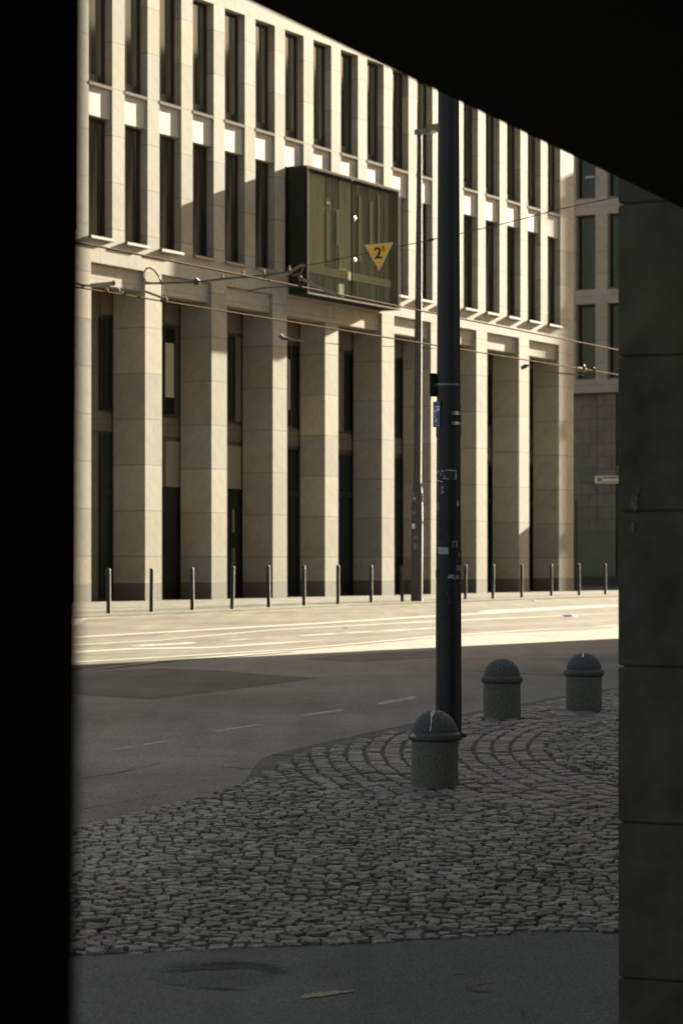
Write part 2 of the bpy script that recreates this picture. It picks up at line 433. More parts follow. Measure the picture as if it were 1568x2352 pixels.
marks('road_crack', M['dirt'], [([(170,1790),(260,1778),(350,1758),(370,1752)], .5), ([(470,1757),(560,1766),(630,1762)], .5), ([(1060,1541),(1130,1543),(1200,1548),(1418,1556)], .8), ([(170,1862),(300,1840),(380,1822)], 0.4)], 0.0015, jit=.9)
def px_poly(name, mat, pts, off):
    return tag(sheet(name, [[G(u, v).xy for u, v in pts]], mat, off), kind='structure')
px_poly('asphalt_patch', M['patch'], [(60,1548),(171,1545),(260,1540),(372,1535),(480,1539),(600,1548),(734,1558),(640,1571),(480,1592),(349,1607.5),(171,1596),(60,1590)], 0.0012)
px_poly('asphalt_patch', M['patch'], [(690,1514),(800,1503),(1000,1494),(1000,1512),(900,1517),(800,1521)], 0.0012)

# kerb of the cobbled plaza
edge_px = [(60,1935),(160,1912),(250,1893),(390,1857),(500,1830),(590,1796),(640,1766),(688,1740),(800,1713),(940,1681),(1060,1655),(1200,1630),(1418,1590),(1700,1548)]
E_ = [G(u, v) for u, v in edge_px]
ks = MB(); KZ = 0.012
fine = []
for a, b_ in zip(E_[:-1], E_[1:]):
    for i in range(6): fine.append(a.lerp(b_, i/6))
fine.append(E_[-1])
for a, b_ in zip(fine[:-1], fine[1:]):
    t = (b_-a); t.z = 0; t.normalize(); n_ = Vector((t.y, -t.x, 0))
    wd = lambda q: .03 if q.x < -.62 else (.22 if q.x > -.36 else .03+.19*(q.x+.62)/.26)
    def P(q, o, z): r = q - n_*(o and wd(q)); return (r.x, r.y, fz(r.y)+z)
    ks.quad(P(a, .20, KZ), P(b_, .20, KZ), P(b_, 0, KZ), P(a, 0, KZ))
    ks.quad(P(a, .20, -.02), P(b_, .20, -.02), P(b_, .20, KZ), P(a, .20, KZ))
    ks.quad(P(a, 0, KZ), P(b_, 0, KZ), P(b_, 0, -.02), P(a, 0, -.02))
tag(ks.build('plaza_kerb', M['patch']), kind='structure')

# near asphalt path and the bed under the cobbles
low_px = [(60,2216),(165,2208),(400,2197),(640,2186),(850,2178),(1000,2169),(1100,2160),(1200,2152.5),(1300,2150),(1418,2155),(1600,2175)]
L_ = [G(u, v) for u, v in low_px]
tag(sheet('path', [[(p.x, p.y) for p in L_] + [(6, 10.6), (6, -4), (-6, -4), (-6, 10.6), (-4, L_[0].y)]], M['path'], 0.022), kind='structure')
bed = [(p.x, p.y) for p in E_] + [(p.x, p.y) for p in reversed(L_)]
tag(sheet('cobble_bed', [bed], M['joint'], 0.017, cut=.2), kind='structure')

def inside(poly, x, y):
    c = False; j = len(poly)-1
    for i in range(len(poly)):
        xi, yi = poly[i]; xj, yj = poly[j]
        if (yi > y) != (yj > y) and x < (xj-xi)*(y-yi)/(yj-yi)+xi: c = not c
        j = i
    return c
sv, sf, stone_tone = [], [], []
def stone(cx, cy, hx, hy, ang, zt, rough, tone, dome):
    n = len(sv); ca, sa = math.cos(ang), math.sin(ang)
    out = []
    base8 = [(-1,-.72),(-.78,-1),(.78,-1),(1,-.72),(1,.72),(.78,1),(-.78,1),(-1,.72)]
    tx, ty = random.uniform(-1,1)*rough*.10, random.uniform(-1,1)*rough*.10
    for bx, by in base8:
        bx *= 1+random.uniform(-.9,.5)*rough*.26; by *= 1+random.uniform(-1.0,.6)*rough*.28
        out.append((bx*hx, by*hy))
    g0 = fz(cy)
    for k, (sc, dz) in enumerate(((1.06, -.035), (1.0, -.006), (.86, dome*.8))):
        for bx, by in out:
            x, y = bx*sc, by*sc
            wx, wy = cx + x*ca - y*sa, cy + x*sa + y*ca
            z = g0 + (wy-cy)*0.058 + zt + dz + (tx*x + ty*y if k else 0) + (random.uniform(-1,1)*rough*.0022 if k else 0)
            sv.append((wx, wy, z))
    sv.append((cx, cy, g0 + zt + dome*random.uniform(.7, 1.2)))
    for k in range(2):
        for i in range(8):
            j = (i+1) % 8; sf.append((n+8*k+i, n+8*k+j, n+8*k+8+j, n+8*k+8+i)); stone_tone.append(tone)
    for i in range(8): sf.append((n+16+i, n+16+(i+1) % 8, n+24)); stone_tone.append(tone)
def tone(base, s):
    k = 1+random.uniform(-s, s); return (base[0]*k, base[1]*k*(1+random.uniform(-.02,.02)), base[2]*k*(1+random.uniform(-.05,.05)), 1)
RC = Vector((6.6, 19.2)); R0 = 5.2
sets_line = [G(u, v) for u, v in ((1700,1915),(1418,1888),(1250,1868),(950,1838),(700,1815),(600,1797),(560,1790))]
DP = G(235, 1925)
def dusty(x, y, t):
    q = math.exp(-(((x-DP.x)/.55)**2+((y-DP.y)/1.3)**2))
    m_ = (.25, .225, .19)
    return tuple(t[i]*(1-.7*q)+m_[i]*1.05*.7*q for i in range(3)) + (1,)
def below_line(x, y):
    # nearer the camera than the end of the ring setts
    pts = sorted([(p.x, p.y) for p in sets_line])
    for (xa, ya), (xb, yb) in zip(pts[:-1], pts[1:]):
        if xa <= x <= xb: return y < ya+(yb-ya)*(x-xa)/(xb-xa)
    return y < pts[0][1] if x < pts[0][0] else y < pts[-1][1]
posts = [(G(998,1812), .135), (G(1152,1657), .135), (G(1340,1638), .135), (G(1030,1697), .11)]
def free(x, y): return all((x-p.x)**2+(y-p.y)**2 > r*r for p, r in posts)
# rings of regular setts
r = R0
while r < 7.6:
    hx = 0.056; step = 0.098; th = math.radians(128)
    ph = random.uniform(0, 1)
    while th < math.radians(232):
        hl = random.uniform(.038, .049)
        th += (hl)/r
        x, y = RC.x + r*math.cos(th), RC.y + r*math.sin(th)
        if inside(bed, x, y) and not below_line(x, y) and free(x, y):
            far = min(1, max(0, (r-6.2)/.5)); jr = random.uniform(-.006,.006); x += jr*math.cos(th); y += jr*math.sin(th)
            stone(x, y, hx*random.uniform(.93,1.04), hl, th, .026+random.uniform(-.008,.006), .6+.3*far, tone((0.165,0.140,0.123) if far < .5 else (0.152,0.138,0.118), .32), .003+.003*far)
        th += (hl+.013)/r
    r += 0.130
# small irregular cobbles everywhere else, laid in wavering rows
y = 11.4
row = 0
while y < 27:
    row += 1
    x = -3.6 + random.uniform(0, .1)
    while x < 4.6:
        hx = random.uniform(.031, .054)
        x += hx
        wy = y + 0.10*math.sin(x*1.7+y*.9) + 0.05*math.sin(x*4.1+row*.2) + random.uniform(-.012, .012)
        if abs(x) < .145*wy+.6 and inside(bed, x, wy) and free(x, wy):
            rr = math.hypot(x-RC.x, wy-RC.y)
            if below_line(x, wy) or rr < R0-.075 or rr > 7.62 or math.degrees(math.atan2(wy-RC.y, x-RC.x)) % 360 < 128:
                stone(x, wy, hx*.98, random.uniform(.030, .038), random.uniform(-.3,.3), .026+random.uniform(-.006,.005), 1.0, dusty(x, wy, tone((0.142,0.128,0.108), .48)), random.uniform(.002,.007))
        x += hx+.005
    y += 0.075
me = D.meshes.new('cobblestones'); me.from_pydata(sv, [], sf)
ca_ = me.color_attributes.new('tone', 'FLOAT_COLOR', 'CORNER')
buf = []
for p, t in zip(me.polygons, stone_tone): buf += list(t)*p.loop_total
ca_.data.foreach_set('color', buf)
me.materials.append(M['sett'])
cob = D.objects.new('cobblestones', me); COL.objects.link(cob)
tag(cob, 'grey granite cobbles laid in rows and arcs around the stone bollards', 'cobbles', kind='stuff')

# broken asphalt round a sunken patch, worn marks on the near path
def ellipse(cu, cv, a, b_, n=40, j=.12):
    return [(cu+a*math.cos(2*math.pi*i/n)*(1+random.uniform(-j,j)), cv+b_*math.sin(2*math.pi*i/n)*(1+random.uniform(-j,j))) for i in range(n)]
px_poly('asphalt_depression', M['sunken'], ellipse(492, 2250, 150, 34, j=.10), 0.0224)
px_poly('broken_asphalt', M['pothole'], [(382,2244),(420,2234),(470,2227),(500,2221),(540,2222),(575,2221),(610,2227),(650,2239),(668,2250),(640,2249),(612,2243),(590,2238),(560,2236),(520,2236),(490,2239),(450,2241),(420,2246)], 0.0229)
marks('asphalt_cracks', M['joint'], [([(415,2247),(432,2239),(450,2241),(470,2237),(500,2238),(520,2234),(545,2236),(575,2234)], 2.0), ([(575,2235),(596,2240),(612,2243),(640,2252)], .6), ([(372,2268),(400,2276),(430,2274)], .5), ([(452,2279),(490,2283),(505,2281),(560,2287),(590,2284)], .5), ([(596,2238),(606,2247),(622,2254),(618,2268)], .5), ([(484,2284),(520,2287),(530,2283)], .8)], 0.0250, jit=.8)
chips = MB()
for _ in range(420):
    a = random.uniform(0, 1); u = 370+300*a; v = 2226+16*(2*a-1)**2+random.gauss(0, 4)
    p = G(u, v); q = random.uniform(.0012, .0038); z = p.z+.0225
    n = len(chips.v); w_ = random.uniform(0, 3)
    chips.v += [(p.x+q*math.cos(w_+k*2.1), p.y+q*math.sin(w_+k*2.1), z) for k in range(3)] + [(p.x, p.y, z+q*1.1)]
    chips.f += [(n, n+1, n+3), (n+1, n+2, n+3), (n+2, n, n+3)]
tag(chips.build('grit', M['kerb']), 'loose dark grit along the broken asphalt edge', 'grit', kind='stuff')
marks('yellow_mark', M['chalk'], [([(692,2304),(705,2303),(720,2299),(745,2298),(765,2294),(785,2293)], 4.6), ([(785,2293),(812,2290)], 2.2)], 0.027, jit=.35)
marks('pale_scuffs', M['paint_faint'], [([(1060,2283),(1085,2287),(1110,2291),(1128,2288)], .9), ([(1070,2280),(1136,2268)], .8), ([(1040,2250),(1075,2248)], .7), ([(1220,2258),(1240,2257)], .8), ([(930,2218),(950,2217)], .7), ([(1085,2320),(1096,2318)], 1.2), ([(330,2262),(352,2261)], 1.0)], 0.027, jit=.6)

# ------------------------------------------------------------------ office building across the street
DX, DY = 0.47052, 0.88239
P0 = Vector((-6.006, 86.4, 0))
ANG = math.atan2(DY, DX)
BY = 4.117
def xb(u, y):   # local x of the sight line u at depth y behind the facade
    k = (u-CU)/F
    return (k*(P0.y+DX*y) - P0.x + DY*y)/(DX - DY*k)
def zb(u, v, y=0.0):
    x = xb(u, y); return EYE + (CV-v)/F*(P0.y + DY*x + DX*y)
ob = empty('office_building', P0, ANG)
tag(ob, 'long sunlit limestone office building with tall ground floor columns and narrow upper windows', 'building')
X0, X1 = -14.0, 34.0
PD = 0.45
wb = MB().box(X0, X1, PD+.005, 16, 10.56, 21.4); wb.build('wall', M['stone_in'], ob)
MB().box(X0, X1, 0, PD, 10.54, 11.26).build('lower_band', M['stone_plain'], ob)
MB().box(X0, X1, 0, PD, 19.83, 21.6).build('upper_band', M['stone_plain'], ob)
MB().box(X0-.1, X1+.1, -.12, PD, 21.602, 21.9).build('cornice', M['stone'], ob)
MB().box(X0, X1-.05, .6, 15.5, 21.902, 24.5).build('attic', M['stone'], ob)
centers = [k*BY/2 for k in range(-6, 17)]
for c in centers:
    x1 = c+.355 if c < 32.5 else X1
    MB().box(c-.355, x1, 0, PD, 11.262, 19.828).build('pier', M['stone'], ob)
win_proto = {}
for i, (a, b_) in enumerate(zip(centers[:-1], centers[1:])):
    x0, x1 = a+.357, b_-.357
    xc = (x0+x1)/2
    if i == 0:
        sp = MB().box(-(x1-x0)/2, (x1-x0)/2, .06, PD, 15.08, 16.0).build('spandrel', M['spandrel'], ob); sp.location.x = xc
        MB().box(-(x1-x0)/2, (x1-x0)/2, -.01, PD, 16.002, 16.10).build('sill', M['sill_dim'], sp)
        s0 = MB().box(-(x1-x0)/2-.0, (x1-x0)/2+.0, -.11, PD, 11.264, 11.345).build('sill', M['sill'], ob); s0.location.x = xc
        for (z0, z1, bot) in ((11.35, 15.078, .12), (16.085, 19.826, .34)):
            h = (x1-x0)/2-.002; fr_ = MB()
            fr_.box(-h, -h+.09, .27, .36, z0, z1).box(h-.13, h, .27, .36, z0, z1)
            fr_.box(-h+.09, h-.13, .27, .36, z1-.1, z1).box(-h+.09, h-.13, .27, .36, z0, z0+bot)
            wn = fr_.build('window', M['frame'], ob); wn.location.x = xc
            MB().box(-h+.09, h-.13, .32, .34, z0+bot, z1-.1).build('pane', M['pane'], wn)
            win_proto[z0] = wn
        protos = [sp, s0] + list(win_proto.values())
    else:
        for o in protos:
            if o is not sp and 8.8 < xc < 15.95 and o is not win_proto[16.085]: continue
            c_ = copy_tree(o, ob); c_.location.x = xc
# ground floor columns; the one under the glass box stands back a little
for k in range(-3, 9):
    c = k*BY; y0 = .18 if k == 3 else 0
    x1 = c+.5 if k < 8 else X1
    co = MB().box(c-.5, x1, y0, 1.2, .6, 10.538).build('column', M['stone'], ob)
    MB().box(c-.502, x1+.002, y0-.002, 1.2, 0, .598).build('plinth', M['plinth'], co)
# recessed beams over the openings
for k in range(-3, 8):
    x0, x1 = k*BY+.502, (k+1)*BY-.502
    if k == 3: continue
    if k == 2: x1 = 4*BY-.502; 
    if k == 2:
        MB().box(x0, x1, .12, .178, 9.9, 10.538).build('beam', M['stone_plain'], ob)
        MB().box(x0, 3*BY-.502, .18, .7, 9.902, 10.538).build('beam', M['stone_plain'], ob)
        MB().box(3*BY+.502, x1, .18, .7, 9.902, 10.538).build('beam', M['stone_plain'], ob)
    else:
        MB().box(x0, x1, .12, .7, 9.9, 10.538).build('beam', M['stone_plain'], ob)
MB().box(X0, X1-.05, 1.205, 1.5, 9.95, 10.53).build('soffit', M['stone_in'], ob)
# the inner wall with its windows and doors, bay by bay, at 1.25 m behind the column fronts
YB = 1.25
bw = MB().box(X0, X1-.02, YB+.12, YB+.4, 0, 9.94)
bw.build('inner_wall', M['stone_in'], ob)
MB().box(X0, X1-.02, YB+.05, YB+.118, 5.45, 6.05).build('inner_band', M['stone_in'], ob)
def inner(name, mat, u0, u1, z0, z1, y0, y1, parent=ob):
    a, b_ = xb(u0, YB), xb(u1, YB)
    return MB().box(a, b_, y0, y1, z0, z1).build(name, mat, parent)
def in_window(u0, u1, z0, z1, mat='pane_lower', mull=None):
    a, b_ = xb(u0, YB), xb(u1, YB); f = MB(); t = .06
    f.box(a, a+t, YB, YB+.1, z0, z1).box(b_-t, b_, YB, YB+.1, z0, z1).box(a+t, b_-t, YB, YB+.1, z1-t, z1).box(a+t, b_-t, YB, YB+.1, z0, z0+t)
    if mull: f.box(a+t, b_-t, YB, YB+.1, mull, mull+.22)
    o = f.build('window', M['frame'], ob)
    MB().box(a+t, b_-t, YB+.04, YB+.06, z0+t, z1-t).build('pane', M[mat], o)
    return o
def top_strip(u0, u1): inner('stone_panel', M['stone_in'], u0, u1, 9.2, 9.85, YB+.02, YB+.1)
# bay by bay from the left
for u0, u1 in ((60, 100),): pass
in_window(233, 262, 6.15, 9.1, 'pane_dark'); in_window(233, 262, .1, 5.4, mull=3.4); top_strip(235, 263)
in_window(378, 403, 6.15, 9.1, 'pane_dark'); top_strip(380, 415)
inner('blind', M['blind'], 379.5, 401, 6.75, 8.55, YB+.02, YB+.038)
inner('door_panel', M['beigepanel'], 384, 416, 3.78, 5.3, YB+.03, YB+.09); inner('door', M['door'], 376, 416, .06, 3.76, YB+.02, YB+.09)
in_window(521, 541, 6.15, 9.1, 'pane_dark'); inner('stone_panel', M['stone_in'], 542, 557, 6.15, 9.1, YB+.03, YB+.1); top_strip(522, 557)
inner('door_panel', M['beigepanel'], 522, 557, 3.82, 5.3, YB+.03, YB+.09)
dr = inner('door', M['door'], 520, 557, .06, 3.8, YB+.02, YB+.09)
inner('door_slit', M['beigepanel'], 535, 538.5, 2.3, 3.1, YB+.005, YB+.018, dr); inner('handle', M['bandsteel'], 534.5, 538.5, .85, 1.75, YB-.03, YB+.018, dr)
in_window(660, 669, 6.15, 9.1, 'pane_dark'); inner('blind', M['blind'], 661, 668, 6.75, 8.55, YB+.02, YB+.038)
in_window(677, 690, 6.15, 9.1, 'pane_dark'); in_window(659, 689, .1, 5.35, mull=3.62); top_strip(661, 690)
in_window(793, 815, 6.15, 9.1, 'pane_dark'); in_window(776, 813, .1, 5.3, mull=3.7); top_strip(778, 815); inner('stone_panel', M['stone_in'], 777, 791, 6.15, 9.1, YB+.03, YB+.1)
in_window(908, 926, 6.15, 9.1, 'pane_dark'); in_window(906, 930, .1, 5.3, mull=3.7); top_strip(908, 930)
in_window(1119, 1133, 6.9, 9.1, 'pane_dark'); in_window(1119, 1133, .1, 5.3, mull=3.7)
in_window(1216, 1226, 6.9, 9.1, 'pane_dark'); in_window(1216, 1226, .1, 5.3, mull=3.7)

# glass bay box hung on the facade
bx0, bx1, bp, bz0, bz1 = 8.83, 15.95, .76, 10.62, 15.08
orl = MB()
orl.box(bx0, bx0+.08, -bp+.03, -.003, bz0, bz1)
orl.box(bx1-.08, bx1, -bp+.03, -.003, bz0, bz1)
orl.box(bx0+.08, bx1-.08, -bp+.03, -.003, bz1-.08, bz1)
orl.box(bx0+.08, bx1-.08, -bp+.03, -.003, bz0, bz0+.1)
orl = orl.build('glass_bay', M['black'], ob)
MB().quad((bx0, -bp, bz0+.04), (bx1, -bp, bz0+.04), (bx1, -bp, bz1-.03), (bx0, -bp, bz1-.03)).build('glazing', M['glass'], orl)
tr_ = MB().box(bx0-.01, bx0+.02, -bp-.02, -bp-.002, bz0, bz1).box(bx1-.02, bx1+.01, -bp-.02, -bp-.002, bz0, bz1)
tr_.box(bx0+.02, bx1-.02, -bp-.02, -bp-.002, bz1-.025, bz1+.0).box(bx0+.02, bx1-.02, -bp-.02, -bp-.002, bz0, bz0+.05)
tr_.build('edge_trim', M['sill_dim'], orl)
mx = xb(811, -bp)
MB().box(mx-.03, mx+.03, -bp+.03, -bp+.09, bz0+.1, bz1-.08).build('mullion', M['lamp_head'], orl)
for z in (zb(811, 502, -bp), zb(811, 598, -bp)):
    MB().tube([(mx, -bp-.002, z), (mx, -bp-.05, z), (mx, -bp-.09, z)], [.09, .10, .05], 12).build('glass_fixing', M['bandsteel'], orl, smooth=True)
MB().box(bx1-.10, bx1-.085, -bp+.05, -.1, bz0+.12, bz1-.1).build('side_curtain', M['curtain_dark'], orl)
yc = -.34
edges = [xb(u, yc) for u in (690, 745, 778, 812, 905)]
edges[0] = bx0+.09; edges[-1] = bx1-.09
def wavy(x0, x1, z0, z1, mat, name):
    mb = MB(); n = max(6, int((x1-x0)/.05))
    pr = [(x0+(x1-x0)*i/n, yc+.03*math.sin(i*1.3)+.01*math.sin(i*.37)) for i in range(n+1)]
    for (a, ya), (b2, yb_) in zip(pr[:-1], pr[1:]):
        mb.quad((a, ya, z0), (b2, yb_, z0), (b2, yb_, z1), (a, ya, z1))
    mb.build(name, mat, orl, smooth=True)
for i, k in enumerate(('pale', 'dark', 'pale', 'dark')):
    wavy(edges[i], edges[i+1]-.01, 11.75, bz1-.1, M['curtain_'+k], 'curtain')
for (u0_, u1_, z0_, z1_) in ((748, 757, 12.0, 14.2), (771, 783, 12.6, 13.9), (822, 829, 12.2, 14.6), (848, 854, 12.4, 14.5), (866, 871, 12.0, 14.8)):
    MB().box(xb(u0_, -.40), xb(u1_, -.40), -.42, -.40, z0_, z1_).build('hanging_blind', M['curtain_pale'], orl)
MB().box(bx0+.09, bx1-.09, -.42, -.28, 11.45, 11.74).build('floor_edge', M['curtain_pale'], orl)
MB().box(bx0+.09, bx1-.09, -.36, -.30, bz0+.12, 11.44).build('lower_blind', M['curtain_dark'], orl)
MB().box(bx0+.09, bx1-.09, -.12, -.08, bz0+.12, bz1-.1).build('back_panel', M['curtain_dark'], orl)

# ------------------------------------------------------------------ building closing the street
B2 = Vector((13.5, 145.0, 0))
b2 = empty('stone_building', B2, math.atan2(-DX, DY))
tag(b2, 'shaded brownish stone building with wide dark windows at the far end of the street', 'building')
ZS = [(10.4, 11.08), (15.17, 15.9), (19.97, 20.8), (24.8, 25.5)]
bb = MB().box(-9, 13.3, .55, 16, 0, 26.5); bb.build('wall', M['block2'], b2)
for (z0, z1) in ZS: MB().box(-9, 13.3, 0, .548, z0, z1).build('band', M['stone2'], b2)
xs = [-1.0-.68-1.82*j for j in range(3, 0, -1)] + [.13+1.82*j for j in range(-1, 7)]
piers = [.13+1.82*j for j in range(-5, 7)]
zr = [(0, 10.398)] + [(a[1]+.002, b_[0]-.002) for a, b_ in zip(ZS[:-1], ZS[1:])]
for p in piers:
    for z0, z1 in zr[1:]: MB().box(p, p+.68, 0, .548, z0, z1).build('pier', M['stone2'], b2)
pw = None
for p in piers[:-1]:
    x0, x1 = p+.682, p+1.818
    for z0, z1 in zr[1:]:
        f = MB().box(x0, x0+.08, .40, .5, z0, z1).box(x1-.08, x1, .40, .5, z0, z1).box(x0+.08, x1-.08, .40, .5, z1-.12, z1).box(x0+.08, x1-.08, .40, .5, z0+.08, z0+.16)
        wn = f.build('window', M['frame'], b2)
        MB().box(x0+.08, x1-.08, .44, .46, z0+.16, z1-.12).build('pane', M['pane_dark'], wn)
        MB().box(x0, x1, .10, .5, z0, z0+.078).build('sill', M['sill'], wn)
MB().box(.15, 1.15, .35, .548, 2.9, 10.398).build('wall_strip', M['block2'], b2)
MB().box(-1.0, .14, .47, .548, 5.6, 6.45).build('glass_panel', M['green2'], b2)
MB().box(1.15, 2.4, .40, .548, 5.6, 6.45).build('glass_panel', M['green2'], b2)
MB().box(-5, 1.15, .33, .548, .55, 2.88).build('smooth_base', M['green2'], b2)
MB().box(-5, 2.3, .30, .548, 0, .548).build('plinth', M['frame'], b2)
MB().box(1.16, 2.3, .50, .549, 6.5, 10.3).build('window', M['pane_dark'], b2)
MB().box(1.16, 2.3, .50, .549, .55, 5.58).build('doorway', M['door'], b2)
MB().box(-.75, -.2, .5, 1.0, 25.2, 25.3)
# pale matte bar coloured to imitate a warm lamp glint in the top window
MB().box(-.62, -.08, .36, .39, 22.0, 22.09).build('lamp_glint_bar', M['blind'], b2)

# ------------------------------------------------------------------ unseen blocks on our side: one throws the big shadow, two added to darken reflections
def block(corner, L, Wd, Hh, label):
    """corner = far-left corner; runs L back along the street and Wd away from it"""
    o = empty('unseen_street_block', Vector((corner[0], corner[1], 0)), ANG)
    tag(o, label, 'building')
    MB().box(-L, 0, -Wd, 0, -.5, Hh).build('wall', M['stone2'], o)
    MB().box(-L-.2, .0, -Wd, .0, Hh+.002, Hh+.4).build('roof', M['frame'], o)
    n = int(L/2.6); first = None
    for i in range(n):
        for s_ in range(5):
            x = -L+1.3+i*2.6; z = 4.2+s_*3.7
            if first is None:
                first = MB().box(-.6, .6, .002, .05, -1.1, 1.1).build('window', M['pane_dark'], o); c_ = first
            else:
                c_ = first.copy(); COL.objects.link(c_); c_.parent = o
            c_.location = (x, 0, z)
    return o
block((16.1, 61.9), 22, 40, 18.5, 'tall stone block on the near side of the street, shading the road')
block((94.5, 178.0), 42, 30, 36, 'unseen stone block added to darken glass reflections, far end of the near side')
block((63.0, 131.0), 45, 30, 32, 'unseen stone block added to darken window reflections, farther along the near side')

# ------------------------------------------------------------------ dark passage we look out of
pb = empty('arcade_building', (0, 0, 0))
tag(pb, 'dark arcade with black wall, low ceiling and rough stone pier framing the view', 'building')
mb = MB()
n0 = len(mb.v)
def wedge(x_low, x_high):
    mb.v += [(-2.6,-3,-.65),(x_low,-3,-.65),(x_low,2,-.65),(-2.6,2,-.65),(-2.6,-3,2.449),(x_high,-3,2.449),(x_high,2,2.449),(-2.6,2,2.449)]
    for f in ((0,3,2,1),(4,5,6,7),(0,1,5,4),(1,2,6,5),(2,3,7,6),(3,0,4,7)): mb.f.append(f)
wedge(-.2110, -.1815)
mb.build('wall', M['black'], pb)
CE = Vector((-.19, 5.78)); CD = Vector((.372, .928))
a_ = CE - CD*10; c_ = CE + CD*12
sl_ = MB()
ring = [(a_.x, a_.y), (c_.x, c_.y), (12, c_.y), (12, -5), (a_.x, -5)]
nv = len(ring)
sl_.v += [(x, y, 2.45) for x, y in ring] + [(x, y, 3.2) for x, y in ring]
sl_.f.append(tuple(reversed(range(nv)))); sl_.f.append(tuple(range(nv, 2*nv)))
for i in range(nv): j = (i+1) % nv; sl_.f.append((i, j, nv+j, nv+i))
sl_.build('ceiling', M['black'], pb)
# downstand beams under the ceiling, back from its edge
for o_, hh in ((1.05, .05),):
    nrm = Vector((CD.y, -CD.x)); q0 = CE + nrm*o_ - CD*9; q1 = CE + nrm*o_ + CD*3.2
    m_ = (q0+q1)/2
    MB().obox((m_.x, m_.y, 2.449-hh), CD.to_3d()*((q1-q0).length/2), nrm.to_3d()*.16, (0, 0, hh)).build('ceiling_beam', M['black'], pb)
MB().box(-3, 12, -5.3, -5.0, -.65, 2.449).build('back_wall', M['black'], pb)
MB().box(11.7, 12, -5, 16, -.65, 2.449).build('side_wall', M['black'], pb)
# upper storeys over the arcade
MB().box(3.5, 12, -5, 12.5, 3.202, 7).build('upper_storeys', M['stone2'], pb)
# pier of big rough blocks
PC = Vector((634/F*9.8, 9.8, 0))
pr_ = empty('pier', PC, math.atan2(-DX, DY)); pr_.parent = pb
jz = [1.25+(1293-v)/F*9.8 for v in (-250, 110, 469, 820, 1175, 1530, 1888, 2245, 2600)]
for k, (zt, zl) in enumerate(zip(jz[:-1], jz[1:])):
    zt2 = min(zt, 3.6)
    bm = bmesh.new()
    L_x = 3.2
    bmesh.ops.create_cube(bm, size=1)
    for v in bm.verts:
        v.co = Vector(((v.co.x+.5)*L_x, (v.co.y+.5)*1.0, zl+.003+(v.co.z+.5)*(zt2-zl-.006)))
    bmesh.ops.bevel(bm, geom=list(bm.edges), offset=.005, segments=2, affect='EDGES')
    bmesh.ops.subdivide_edges(bm, edges=[e for e in bm.edges if e.calc_length() > .3], cuts=24, use_grid_fill=True)
    for v in bm.verts: v.co += Vector((0, 1, 0))*(noise.noise(v.co*6)*.003+noise.noise(v.co*25)*.0015)
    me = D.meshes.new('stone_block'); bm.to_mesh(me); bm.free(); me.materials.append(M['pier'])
    o = D.objects.new('stone_block', me); COL.objects.link(o); o.parent = pr_
MB().box(.02, 3.1, .007, .9, -.65, 3.4).build('mortar_core', M['mortar'], pr_)
MB().box(3.201, 14, .2, .8, -.65, 2.44).build('return_wall', M['black'], pr_)

def stain(cx, cz, w_, h_, seed):
    rs = random.Random(seed); mb = MB(); n = 22
    k0 = len(mb.v); mb.v.append((cx, -.0045, cz))
    for i in range(n):
        a = 2*math.pi*i/n; q = rs.uniform(.55, 1.1); mb.v.append((cx+w_*q*math.cos(a), -.0045, cz+h_*q*math.sin(a)))
    mb.f += [(k0, k0+1+i, k0+1+(i+1) % n) for i in range(n)]
    mb.build('stain', M['stain'], pr_)
kp = 9.8/F
stain((1455-1418)*kp*1.12, 1.25+(CV-1152)*kp, .018, .042, 3)
stain((1462-1418)*kp*1.12, 1.25+(CV-1128)*kp, .010, .018, 5)
stain((1452-1418)*kp*1.12, 1.25+(CV-1212)*kp, .010, .028, 8)
stain((1424-1418)*kp*1.12, 1.25+(CV-1940)*kp, .005, .020, 9)

